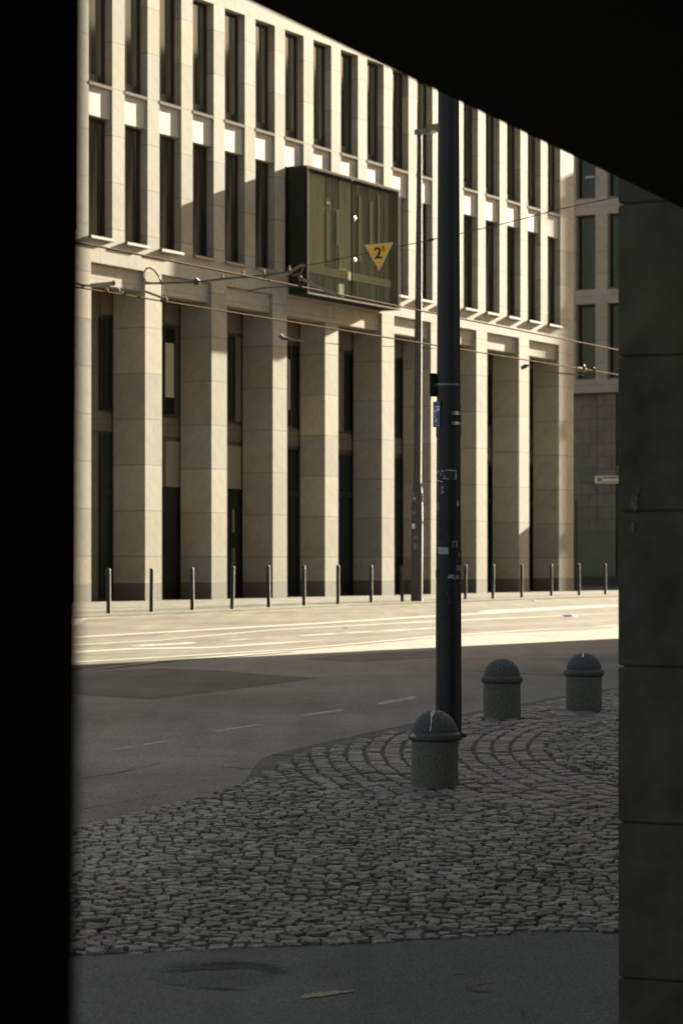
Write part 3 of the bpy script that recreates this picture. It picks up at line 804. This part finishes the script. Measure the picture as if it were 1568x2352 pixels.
# ------------------------------------------------------------------ granite bollards
def bollard(u, vb, rs, label, mark):
    p = G(u, vb); Y = p.y
    o = empty('granite_bollard', p)
    tag(o, label, 'bollard', 'domed granite bollards on the cobbles')
    s = rs
    prof = []
    hc = .335*s
    for i in range(12):
        z = -.06 + (hc+.06)*i/11
        prof.append((.152*s + .002*math.sin(i*1.9), z))
    sh = MB().lathe(prof, 48).build('shaft', M['granite'], o, smooth=True)
    prof = [(.150*s, hc-.028)]
    for i in range(9):
        a = -math.pi/2 + math.pi*i/8; prof.append((.152*s+.019*s*math.cos(a), hc+.006*s+.028*s*math.sin(a)))
    cl = MB().lathe(prof+[(.14*s, hc+.036*s)], 48).build('collar', M['granite_dark'], o, smooth=True)
    prof = []
    z0 = hc+.028*s
    for i in range(12):
        a = math.pi/2*i/11; prof.append((max(.002, .149*s*math.cos(a)), z0+.150*s*math.sin(a)))
    dm = MB().lathe(prof, 48).build('dome', M['granite_dark'], o, smooth=True)
    for ob_ in (sh, cl, dm):
        for v in ob_.data.vertices:
            nz = noise.noise(v.co*22+Vector((u, 0, 0)))*.0022; d_ = Vector((v.co.x, v.co.y, 0))
            if d_.length > .01: v.co += d_.normalized()*nz
    # dribbled white paint line over the dome, following its surface
    def on_dome(px, ph):   # px in [-1..1] across, ph = height angle
        a = ph; x = .1515*s*px; rr_ = .1515*s*math.cos(a)
        y = -math.sqrt(max(0, rr_*rr_-x*x)); return (x, y, z0+.1515*s*math.sin(a))
    R_ = math.radians
    if mark == 'loop':
        pts = [(-.28, 8), (-.23, 12), (-.22, 20), (-.21, 28), (-.19, 38), (-.16, 48), (-.10, 56), (-.06, 64), (-.03, 70), (-.08, 74), (-.14, 70), (-.17, 62), (-.18, 54), (-.17, 47)]
        MB().tube([on_dome(a*.9, R_(b_)) for a, b_ in pts], .0034, 6).build('paint_dribble', M['white'], o)
        MB().tube([(-.155*s, -.055, hc+.012), (-.145*s, -.085, hc+.018), (-.12*s, -.112, hc+.010)], [.008, .017, .006], 8).build('chipped_patch', M['dimwhite'], o)
    elif mark == 'short':
        MB().tube([on_dome(a, R_(b_)) for a, b_ in ((-.14, 50), (-.10, 60), (-.07, 72))], [.004, .007, .005], 6).build('paint_dribble', M['white'], o)
    elif mark == 'faint':
        MB().tube([on_dome(a, R_(b_)) for a, b_ in ((-.30, 20), (-.26, 35), (-.16, 55), (.0, 74))], .0022, 6).build('paint_dribble', M['scratch'], o)
    return o
bollard(998, 1812, 1.0, 'nearest domed granite bollard, white paint loop dribbled down its dome', 'loop')
bollard(1152, 1657, 1.0, 'domed granite bollard with no white paint, standing between the other two', 'faint')
bollard(1340, 1638, 1.0, 'farthest domed granite bollard, beside the stone pier, short white dab on top', 'short')
# moss round their feet
ms_ = MB()
for (u, vb, n_, rad) in ((1152, 1657, 420, .19), (1340, 1638, 420, .20), (998, 1812, 160, .17), (1062, 1697, 50, .05)):
    p = G(u, vb)
    for _ in range(n_):
        a = random.uniform(0, 2*math.pi); r_ = rad*random.uniform(.8, 1.15) if rad > .06 else random.uniform(0, .08)
        x, y = p.x+r_*math.cos(a), p.y+r_*math.sin(a); h = random.uniform(.008, .03)*(1.25-r_/rad if rad > .06 else .5); z = fz(y)+.02
        q = random.uniform(0, math.pi); dx_, dy_ = .009*math.cos(q), .009*math.sin(q)
        n = len(ms_.v); ms_.v += [(x-dx_, y-dy_, z), (x+dx_, y+dy_, z), (x+random.uniform(-.01,.01), y+random.uniform(-.01,.01), z+max(.006, h))]; ms_.f.append((n, n+1, n+2))
tag(ms_.build('moss', M['moss']), 'dark green moss tufts round the feet of the granite bollards', 'moss', kind='stuff')

# ------------------------------------------------------------------ thin steel bollards along the far kerb
sb = [(250,1413,1310,1.5),(348,1409,1309,1),(442,1405,1307,2),(533,1402,1304,2.5),(617,1398,1302,2),(698,1394,1302,2),(776,1391,1301,2),(852,1387,1301,1.5),(923,1385,1301,1.5),(1068,1379,1300,-1),(1131,1378,1299,2),(1197,1375,1299,-2),(1265,1371,1298,2),(1329,1370,1297,2),(1389,1368,1297,1.5)]
where = ['at the left edge of the view beside the black wall', 'in front of the second column from the left', 'with a pale sticker at its top, third from the left', 'in front of the black door with the metal handle', 'just left of the fourth lit column from the left',
         'sixth from the left, in front of the dark tall window', 'in front of the right edge of the fifth lit column', 'just left of the sixth lit column from the left', 'just left of the tall grey street lamp', 'just right of the big dark pole',
         'second to the right of the thick pole', 'leaning left, before the last but one lit column', 'third from the right, left of the corner column', 'second from the right, by the tall black post', 'at the far right, nearest the stone pier']
first = None
for (u, vb, vt, lean), wh in zip(sb, where):
    p = G(u, vb); p.z = KH
    hgt = (vb-vt)*p.y/F
    if first is None:
        o = empty('steel_bollard', p); first = o; H0 = hgt
        MB().lathe([(.052, -.02), (.052, H0-.10), (.046, H0-.098), (.046, H0-.085), (.052, H0-.083), (.052, H0-.02), (.044, H0-.004), (.02, H0)], 20).build('post', M['post'], o, smooth=True)
        MB().lathe([(.056, H0-.16), (.056, H0-.12)], 20).build('ring', M['lamp_post'], o, smooth=True)
    else:
        o = copy_tree(first); o.location = p
    o.scale = (1, 1, hgt/H0)
    o.rotation_euler = (random.uniform(-.004,.004), math.radians(lean*.45), random.uniform(0, 6))
    tag(o, 'thin dark steel bollard ' + wh, 'bollard', 'thin steel bollards along the far kerb')

# ------------------------------------------------------------------ big dark pole
PB = G(1029.5, 1697)
pl = empty('tram_pole', (PB.x, PB.y, fz(PB.y)))
tag(pl, 'tall thick dark pole covered in torn stickers and scratches, behind the nearest granite bollard', 'pole')
YP = PB.y; GZ = fz(YP)
def zp(v): return EYE+(CV-v)/F*YP-GZ
def rp(z): return .1005-(.1005-.0795)*min(1.6, z/4.8)
def cxp(z): return .0012*z
prof = [(rp(z), z) for z in [-.05]+[i*.5 for i in range(0, 22)]]
po = MB().lathe(prof, 56).build('post', M['pole'], pl, smooth=True)
def band(v, h, mat, grow=.003, a0=0, a1=360, name='clamp_band', parent=pl):
    z = zp(v); r_ = rp(z)+grow; mb = MB(); n = 48; base = []
    seg = [math.radians(a0+(a1-a0)*i/n) for i in range(n+1)]
    for a in seg:
        c, s_ = math.cos(a), math.sin(a); k = len(mb.v)
        mb.v += [(r_*c, r_*s_, z-h/2), (r_*c, r_*s_, z+h/2), ((r_-grow)*c, (r_-grow)*s_, z+h/2), ((r_-grow)*c, (r_-grow)*s_, z-h/2)]; base.append(k)
    for k, l in zip(base[:-1], base[1:]):
        for q in range(4): mb.f.append((k+q, l+q, l+(q+1) % 4, k+(q+1) % 4))
    return mb.build(name, mat, parent, smooth=True)
band(884, .017, M['bandgrey'], .0045)
band(950, .024, M['bandsteel'], .0075, -78, -10); band(973, .024, M['bandsteel'], .0075, -78, -10)
band(967, .235, M['pole'], .0045, -180, 180, 'sleeve')
band(1004, .006, M['pole_line'], .0010, name='weld_ring')
# long seam and a second raised strip
def ribbon_on_pole(pts, wd, mat, name, lift=.0012, parent=pl):
    """pts = (fraction across the visible pole -1..1, photo row)"""
    mb = MB()
    P3 = []
    for fx, v in pts:
        z = zp(v); r_ = rp(z)+lift; fx = max(-.99, min(.99, fx)); P3.append(Vector((r_*fx, -r_*math.sqrt(1-fx*fx), z)))
    mb.tube(P3, wd, 6)
    return mb.build(name, mat, parent)
ribbon_on_pole([(-.36, v) for v in range(-100, 1690, 60)], .0016, M['pole_line'], 'seam', lift=-.0004)
def sticker(u0, u1, v0, v1, mat, name='sticker', lift=.0012, tiltpx=0.0, torn=.0, parent=pl):
    zc = zp((v0+v1)/2); r_ = rp(zc)+lift; Ux = lambda u: (u-1029.5)/F*YP/rp(zc)
    mb = MB(); n = 8; m_ = 6; idx = {}
    for i in range(n+1):
        for j in range(m_+1):
            u = u0+(u1-u0)*i/n; v = v0+(v1-v0)*j/m_ + tiltpx*(i/n-.5)
            if torn and (i in (0, n) or j in (0, m_)): u += random.uniform(-torn, torn); v += random.uniform(-torn, torn)
            fx = max(-.985, min(.985, Ux(u))); idx[i, j] = len(mb.v); mb.v.append((r_*fx, -r_*math.sqrt(1-fx*fx), zp(v)))
    for i in range(n):
        for j in range(m_): mb.f.append((idx[i, j], idx[i+1, j], idx[i+1, j+1], idx[i, j+1]))
    return mb.build(name, mat, parent)
S = sticker
# frame-like remains of two torn stickers
S(1022, 1046, 1080, 1103, M['ink'], lift=.001); S(1022, 1046, 1080, 1082.5, M['dimwhite'], torn=.5, lift=.002); S(1043.5, 1046.5, 1081, 1101, M['dimwhite'], torn=.5, lift=.0024)
S(1016, 1028, 1099.5, 1101.5, M['dimwhite'], torn=1, lift=.0022); S(1041, 1046, 1100, 1102, M['dimwhite'], lift=.0026)
S(1001, 1015, 1104, 1107, M['dimwhite'], tiltpx=3, torn=.4); S(1001.5, 1003.5, 1082, 1106, M['dimwhite'], torn=.7); S(1004, 1007, 1081, 1086, M['dimwhite'], torn=1); S(1012, 1017, 1080, 1085, M['dimwhite'], torn=1.2); S(1017, 1021, 1090, 1098, M['greystick'], torn=1.2); S(1010, 1012, 1086, 1093, M['dimwhite'], torn=.8)
S(1006, 1014, 1118, 1137, M['redstick']); S(1011.5, 1018, 1117, 1124, M['greystick'], torn=1, lift=.002); S(1013, 1017, 1127, 1134, M['dimwhite'], torn=1.3, lift=.002)
S(1001, 1007, 1155, 1174, M['greystick'], torn=.5); S(1047, 1054.5, 1152, 1163, M['greystick'], torn=1); S(1049, 1051, 1149, 1154, M['dimwhite'], torn=.4); S(1047.2, 1050, 1154, 1163, M['dimwhite'], torn=.5, lift=.002)
S(1037, 1049, 1242.5, 1257, M['greystick'], torn=.4); S(1039, 1045, 1245, 1256, M['ink'], torn=.8, lift=.002)
S(1004.5, 1028, 1257, 1273, M['dimwhite'], tiltpx=1.5, torn=.5); S(1051, 1055, 1271, 1278, M['greystick'], torn=.5)
S(998.8, 1006, 1307, 1329, M['ink'], lift=.004); S(999, 1004, 1312, 1322, M['greystick'], torn=.6, lift=.006)
S(1047, 1057, 1299, 1311, M['greystick'], torn=1.6); S(1028, 1040, 1319, 1328, M['dimwhite'], torn=1.7); S(1039, 1054, 1321, 1330, M['greystick'], torn=1.8)
# torn paper corner sticking out on the right
pz = zp(1270); r_ = rp(pz)
cr = MB(); n = len(cr.v); cr.v += [(r_*.99, -.01, zp(1262)), (r_*1.15, -.012, zp(1296)), (r_*.99, -.01, zp(1296)), (r_*.99, -.012, zp(1262)), (r_*1.15, -.014, zp(1296)), (r_*.99, -.012, zp(1296))]
cr.f += [(0, 1, 2), (3, 5, 4), (0, 3, 4, 1), (1, 4, 5, 2), (2, 5, 3, 0)]; cr.build('torn_paper', M['dimwhite'], pl)
# scratched tags
def fxp(u): return (u-1029.5)/F*YP/rp(1.0)
def scr(pts, wd=.0011, mat='scratch', name='scratched_tag'): ribbon_on_pole([(fxp(u), v) for u, v in pts], wd, M[mat], name)
scr([(1003,1424),(1004,1450),(1005,1500),(1004,1560)]); scr([(1005,1434),(1015,1427),(1010,1455),(1004,1448)]); scr([(1005,1455),(1018,1461),(1002,1489)])
scr([(1006,1500),(1013,1492),(1016,1505),(1010,1515),(1005,1510)]); scr([(1002,1524),(1015,1520),(1006,1530)]); scr([(1008,1524),(1010,1545),(1013,1537),(1015,1522)]); scr([(1001,1560),(1013,1549)])
scr([(1037,1373),(1044,1362),(1054,1371),(1036,1382),(1041,1397)], .001); scr([(1040,1385),(1048,1380),(1052,1395),(1045,1410),(1052,1420)], .0009, 'greystick'); scr([(1048,1420),(1056,1440),(1050,1452)], .0008, 'greystick')
for base_v in (1180, 1200): scr([(1008,base_v+10),(1011,base_v),(1014,base_v+14)], .0010, 'pole_line'); 
scr([(1008,1220),(1008,1240),(1013,1222),(1013,1240)], .001, 'pole_line'); scr([(1034,1215),(1038,1200),(1041,1218),(1034,1212)], .001, 'pole_line'); scr([(1030,1245),(1032,1228),(1036,1244),(1038,1228)], .001, 'pole_line')
for v in (1040, 1340, 1480, 1600): 
    for k in range(3):
        u = random.uniform(1006, 1050); vv = v+random.uniform(-40, 40); scr([(u, vv), (u+random.uniform(-4,4), vv+random.uniform(4,14))], .0007, 'greystick')

# sign seen from behind, strapped to the pole's far left side
def txt(body, size, mat, name, parent, loc, rx=(math.pi/2, 0, 0), sx=1.0, depth=.0008, align='CENTER'):
    cu = D.curves.new(name, 'FONT'); cu.body = body; cu.size = size; cu.align_x = align; cu.align_y = 'CENTER'; cu.extrude = depth; cu.resolution_u = 3; cu.offset = size*.018
    t = D.objects.new(name, cu); COL.objects.link(t)
    dg = bpy.context.evaluated_depsgraph_get(); me = D.meshes.new_from_object(t.evaluated_get(dg))
    D.objects.remove(t); me.materials.clear(); me.materials.append(mat)
    o = D.objects.new(name, me); COL.objects.link(o); o.parent = parent; o.location = loc; o.rotation_euler = rx; o.scale = (sx, 1, 1)
    return o
sg = empty('sign_plate', (PB.x-.098, PB.y+.02, zp(884)+GZ), math.radians(38))
tag(sg, 'dark rectangular sign seen from behind, strapped to the upper left of the thick pole', 'sign')
MB().box(-.055, .055, -.006, .006, -.088, .088).build('plate', M['post'], sg, bevel=.003)
MB().box(-.02, .06, -.016, -.008, -.012, .012).build('bracket', M['bandgrey'], sg)
hs = empty('hydrant_sign', (PB.x-.088, PB.y-.035, zp(952)+GZ), math.radians(-58))
tag(hs, 'small navy blue sign lettered S 200, T and 49, on the thick pole', 'sign')
MB().box(-.050, .050, -.006, .006, -.097, .097).build('plate', M['blue'], hs, bevel=.004)
txt('S 200', .056, M['white'], 'lettering', hs, (0, -.0068, .042), sx=.72)
txt('T', .075, M['white'], 'lettering', hs, (-.018, -.0068, -.005), sx=.9)
txt('49', .046, M['white'], 'lettering', hs, (-.006, -.0068, -.052), sx=.8)
MB().box(-.042, .0, -.0074, -.0064, .086, .090).build('border_line', M['white'], hs)
MB().box(-.02, .04, -.0074, -.0064, -.086, -.083).build('border_line', M['white'], hs)

# ------------------------------------------------------------------ tall street lamp across the street
YL = EYE*F/(1384-CV)
LP = Vector(((956.5-CU)/F*YL, YL, KH))
lm = empty('street_lamp', LP)
tag(lm, 'tall slim grey street lamp with flat arm, standing before the sunlit office building', 'street lamp')
zl = lambda v: EYE+(CV-v)/F*YL-KH
def ul(u, v=0): return (u-956.5)/F*YL
lo_ = [(.185, 0), (.18, zl(1180)), (.165, zl(1128)), (.125, zl(1110)), (.122, zl(900)), (.10, zl(560)), (.075, zl(306))]
pos = [Vector((ul(956.5) + (z/14.5)*.09, 0, z)) for r_, z in lo_]
MB().tube(pos, [r_ for r_, z in lo_], 20).build('post', M['lamp_post'], lm, smooth=True)
MB().tube([(.17, -.02, .1), (.17, -.02, zl(1135)), (.15, -.02, zl(1110))], .018, 8).build('sunlit_edge_strip', M['wire'], lm)  # orange strip added in place of the sunlit right edge of the post
tx = pos[-1].x
MB().obox((tx+.28, 0, zl(300)), (.44, .0, .055), (0, .13, 0), (-.006, 0, .075)).build('arm', M['lamp_head'], lm, bevel=.02)
hd = MB().obox((tx+.62, 0, zl(292)), (.38, 0, .05), (0, .20, 0), (-.01, 0, .10)).build('luminaire', M['lamp_head'], lm, bevel=.03)
MB().lathe([(.02, zl(306)-.02), (.14, zl(306)+.03), (.17, zl(306)+.12)], 20, tx+.42, 0).build('lamp_glass', M['white'], lm, smooth=True)
for (u, v0, v1, mk) in ((943, 1130, 1140, 'greystick'), (947, 1142, 1148, 'dimwhite'), (944, 1160, 1170, 'redstick'), (946, 1175, 1182, 'greystick'), (945, 1203, 1214, 'white'), (946, 1218, 1225, 'redstick'), (950, 1232, 1238, 'greystick'), (944, 1190, 1198, 'redstick'), (949, 1248, 1262, 'greystick')):
    x_ = ul(u); w_ = .05; MB().obox((x_+.05, -math.sqrt(max(.001, .187**2-(x_+.05)**2))-.004, zl((v0+v1)/2)), (w_, 0, 0), (0, .004, 0), (0, 0, (v1-v0)/2/F*YL)).build('sticker', M[mk], lm)
MB().box(.15, .21, -.08, .04, zl(1152), zl(1133)).build('reflector', M['white'], lm); MB().box(.15, .20, -.07, .03, zl(1202), zl(1197)).build('reflector', M['white'], lm)

# ------------------------------------------------------------------ overhead tram wires
def sag(p, q, s_, n=24): return [p.lerp(q, i/n) - Vector((0, 0, s_*4*(i/n)*(1-i/n))) for i in range(n+1)]
def at_h(u, v, z=5.5): Y = (z-EYE)*F/(CV-v); return W(u, v, Y)
A0, A1 = at_h(301, 581), at_h(1418, 804); Bq0, Bq1 = at_h(209, 665), at_h(1418, 861)
def ext(p, q, a, b_): d = q-p; return p-d*a, q+d*b_
for (p, q, lb) in ((*ext(A0, A1, .22, .5), 'upper of the two copper contact wires running along the street'), (*ext(Bq0, Bq1, .12, .5), 'lower of the two copper contact wires, crossing in front of the columns')):
    tag(MB().tube([p.lerp(q, i/30) for i in range(31)], .014, 6).build('contact_wire', M['wire'], smooth=True), lb, 'wire', 'contact wires along the street')
YS = 41.5
sp_ = [W(u, v, y) for u, v, y in ((702,610,YS),(760,599,YS-.1),(835,583,YS-.3),(903,569,YS-.4),(985,552,YS-.6),(1058,536,YS-.8),(1180,508,YS-1),(1287,480,YS-1.2),(1418,452,YS-1.5),(1700,384,YS-2))]
tag(MB().tube(sp_, .007, 6).build('span_wire', M['cable']), 'thin dark cross wire carrying the triangular sign above the street', 'wire')
MB_ins = MB().tube([W(978,553.5,YS-.58), W(984,552,YS-.6), W(991,550,YS-.6), W(997,549,YS-.62)], [.008, .028, .028, .008], 8)
tag(MB_ins.build('insulator', M['cable'], smooth=True), 'small dark insulator on the cross wire just left of the thick pole', 'insulator')
# heavy insulated rod with its clamps
asm = empty('tram_wire_crossarm', W(450, 648, 43)); L0 = asm.location.copy()
tag(asm, 'dark horizontal rod with clamps and curled cable end, above the tram wires', 'wire fitting')
def aw(mb, name, mat, smooth=True):
    mb.v = [tuple(Vector(v)-L0) for v in mb.v]; return mb.build(name, mat, asm, smooth=smooth)
rod = [W(u, v, y) for u, v, y in ((333,651,43.6),(372,650,43.4),(450,648,43),(515,640,42.6),(580,635,42.3),(640,628,42),(672,625,41.8))]
aw(MB().tube(rod, .018, 8), 'rod', M['cable'])
lp = [W(u, v, 43.4) for u, v in ((372,687),(373,670),(373,655),(366,637),(356,622),(345,615),(336,617),(330,628),(330,640),(338,648),(350,651),(365,651))]
aw(MB().tube(lp, .015, 8), 'curled_cable', M['arm'])
for (u, v, y) in ((371,648,43.4),(450,645,43),(511,636,42.6),(558,628,42.4),(606,624,42.2),(664,616,41.9)):
    aw(MB().tube([W(u, v+5, y), W(u, v+1, y), W(u, v-6, y)], [.022, .024, .010], 8), 'clamp', M['brass'])
aw(MB().tube([W(445,651,43), W(452,646,43), W(460,650,43)], [.05, .06, .03], 8), 'clamp', M['cable'])
aw(MB().tube([W(664,628,41.8), W(676,618,41.7), W(690,610,41.6), W(702,609,41.5)], [.02, .024, .022, .016], 8), 'hook', M['brass'])
aw(MB().tube([W(672,632,41.8), W(690,630,41.7), W(698,612,41.6)], .018, 8), 'hook', M['cable'])
aw(MB().tube([W(372,687,43.4), W(373,694,43.4)], .03, 8), 'wire_clip', M['cable'])
# low curved jumper cable
aw(MB().tube([W(u, v, 42.4) for u, v in ((570,668),(600,662),(640,659),(680,657),(700,652))], .012, 6), 'jumper_cable', M['cable'])
def arm(pts, r_, label, ends):
    o = empty('steady_arm', pts[0]); L = Vector(pts[0])
    tag(o, label, 'wire fitting', 'pale rods steadying the tram wires')
    mb = MB().tube(pts, r_, 8); mb.v = [tuple(Vector(v)-L) for v in mb.v]; mb.build('rod', M['arm'], o, smooth=True)
    for p, rr in ends:
        mb = MB().tube([p-Vector((.03,0,0)), p, p+Vector((.03,0,0))], [rr*.6, rr, rr*.6], 8); mb.v = [tuple(Vector(v)-L) for v in mb.v]; mb.build('joint', M['brass'], o, smooth=True)
arm([W(692,640,41.8), W(735,661,41.6), W(783,682,41.4)], .022, 'pale rod slanting down to the right in front of the glass bay box', [(W(690,640,41.8), .05), (W(775,678,41.4), .035)])
arm([W(606,637,42.2), W(640,633,42), W(668,627,41.8)], .024, 'short pale rod rising to the right below the dark crossarm', [(W(606,637,42.2), .07)])
arm([W(209,656,44), W(262,651,43.8)], .035, 'short bright rod at the far left near the black wall', [(W(262,650,43.8), .05)])
arm([W(172,651,44), W(190,655,44), W(209,657,44)], .018, 'dark bent rod end at the left edge of the opening', [(W(190,659,44), .04)])
arm([W(330,668,43.4), W(355,677,43.4), W(378,686,43.4)], .02, 'small rod clipped to the lower tram wire left of the second column', [(W(380,687,43.4), .045)])
arm([W(268,672,43.4), W(283,671,43.4)], .02, 'tiny clamp rod on the lower tram wire in front of the first opening', [(W(272,668,43.4), .05), (W(245,667,43.4), .04)])
# small fittings farther along
arm([at_h(1326,848), at_h(1345,850)], .05, 'dark bulky clamp on the lower tram wire in front of the far stone building', [(at_h(1363,849), .06), (at_h(1340,845), .09)])
tag(MB().tube([W(649,776,60), W(700,784,60.5), W(790,792,61), W(900,796,62), W(1000,801,63)], .008, 6).build('span_wire', M['cable']), 'faint second cross wire low in front of the middle columns', 'wire')
tag(MB().tube([W(643,770,60), W(650,777,60), W(665,778,60)], [.05, .05, .02], 8).build('insulator', M['lamp_post'], smooth=True), 'grey insulator at the left end of the faint cross wire, on the fourth column', 'insulator')
tag(MB().tube([W(1196,846,75), W(1206,841,75), W(1214,839,75)], [.05, .06, .02], 8).build('insulator', M['lamp_post'], smooth=True), 'grey insulator in front of the last but one column', 'insulator')
tag(MB().tube([W(1214,839,75), W(1240,851,75), W(1290,858,75), W(1340,861,75)], .02, 6).build('span_wire', M['brass']), 'sagging wire right of the last but one column', 'wire')

# triangular orange sign hanging on the cross wire
YT = YS-.46
tc = W(869, 580, YT); ts = empty('triangle_sign', tc)
tag(ts, 'orange triangular sign with a black 2 and small 5, point downward, on the cross wire', 'sign')
def prism(pts, y0, y1):
    mb = MB(); n = len(pts)
    mb.v += [(x, y0, z) for x, z in pts] + [(x, y1, z) for x, z in pts]
    mb.f += [tuple(range(n)), tuple(reversed(range(n, 2*n)))] + [(i, (i+1) % n, n+(i+1) % n, n+i) for i in range(n)]
    return mb
k_ = YT/F
tri = [((u-869)*k_, (580-v)*k_) for u, v in ((836,562),(903,556),(870.5,622))]
cen = (sum(x for x, z in tri)/3, sum(z for x, z in tri)/3)
prism(tri, 0, .008).build('plate', M['signrim'], ts)
prism([(cen[0]+(x-cen[0])*.90, cen[1]+(z-cen[1])*.90) for x, z in tri], -.003, -.0005).build('face', M['orange'], ts)
txt('2', .24, M['ink'], 'lettering', ts, ((868-869)*k_, -.005, (580-582.5)*k_), depth=.0015, rx=(math.pi/2, math.radians(-4), 0)).data
for dx in (-.003, .003): txt('2', .24, M['ink'], 'lettering', ts, ((868-869)*k_+dx, -.0056-dx*.1, (580-582.5)*k_), depth=.0015, rx=(math.pi/2, math.radians(-4), 0))
txt('5', .10, M['ink'], 'lettering', ts, ((880.5-869)*k_, -.005, (580-571.5)*k_), depth=.0015, rx=(math.pi/2, math.radians(-4), 0))

# ------------------------------------------------------------------ street name sign, dark post by the corner, litter
YN = 112
ns = empty('street_name_sign', W(1440, 1360, YN))
tag(ns, 'small street name sign on a post, cream border, reading Seitenstadt, beside the stone pier', 'sign')
kn = YN/F
q0 = lambda u: (u-1440)*kn
q1 = lambda v: (1360-v)*kn
MB().box(q0(1365), q0(1434), -.02, .02, q1(1110), q1(1093)).build('plate', M['signplate'], ns)
MB().box(q0(1377.5), q0(1432), -.028, -.021, q1(1108), q1(1095.5)).build('face', M['signface'], ns)
MB().lathe([(.03, 0), (.07, .04), (.09, .1), (.07, .16), (.02, .2)], 12, 0, 0)
txt('Seitenstadt', .22, M['white'], 'lettering', ns, (q0(1379), -.031, q1(1101.5)), depth=.002, sx=.95, align='LEFT')
MB().tube([(q0(1373.5), -.03, q1(1107)), (q0(1373.5), -.03, q1(1102)), (q0(1373.5), -.03, q1(1096))], [.02, .055, .015], 8).build('emblem', M['blue'], ns)
MB().tube([(0, .05, 0), (0, .05, q1(1085))], .05, 10).build('post', M['lamp_post'], ns)
YD = 115.5
pp = W(1322, 1359, YD); dp = empty('steel_post', (pp.x, pp.y, 0))
tag(dp, 'tall flat black post at the corner of the sunlit office building', 'post')
hD = (1359-1148)*YD/F
MB().box(-.10, .07, -.05, .05, 0, hD).build('post', M['door'], dp, bevel=.015)
MB().box(-.14, .11, -.09, .09, 0, .06).build('foot', M['frame'], dp)
for (u, v, s_, lb, mt) in ((1224, 1383, .10, 'white paper scrap on the sunlit road right of the thick pole', 'white'), (1309, 1421, .16, 'larger pale litter scrap on the sunlit road near the stone pier', 'white'), (795, 1449, .09, 'white scrap on the sunlit tram track in the middle of the road', 'white'), (1071, 2152, .010, 'tiny orange leaf at the edge of the near cobbles', 'leaf'), (462, 3300*.574+18, .008, 'tiny white speck of litter on the near cobbles at left', 'white')):
    p = G(u, v); p.z += .03
    mb = MB(); a = [(s_*(1+.3*random.random())*math.cos(t*math.pi/3), s_*.7*math.sin(t*math.pi/3), random.uniform(0, s_*.35)) for t in range(6)]
    mb.v += a + [(0, 0, s_*.4)]; mb.f += [(i, (i+1) % 6, 6) for i in range(6)]
    o = mb.build('leaf' if mt == 'leaf' else 'paper_scrap', M[mt]); o.location = p
    tag(o, lb, 'leaf' if mt == 'leaf' else 'litter')
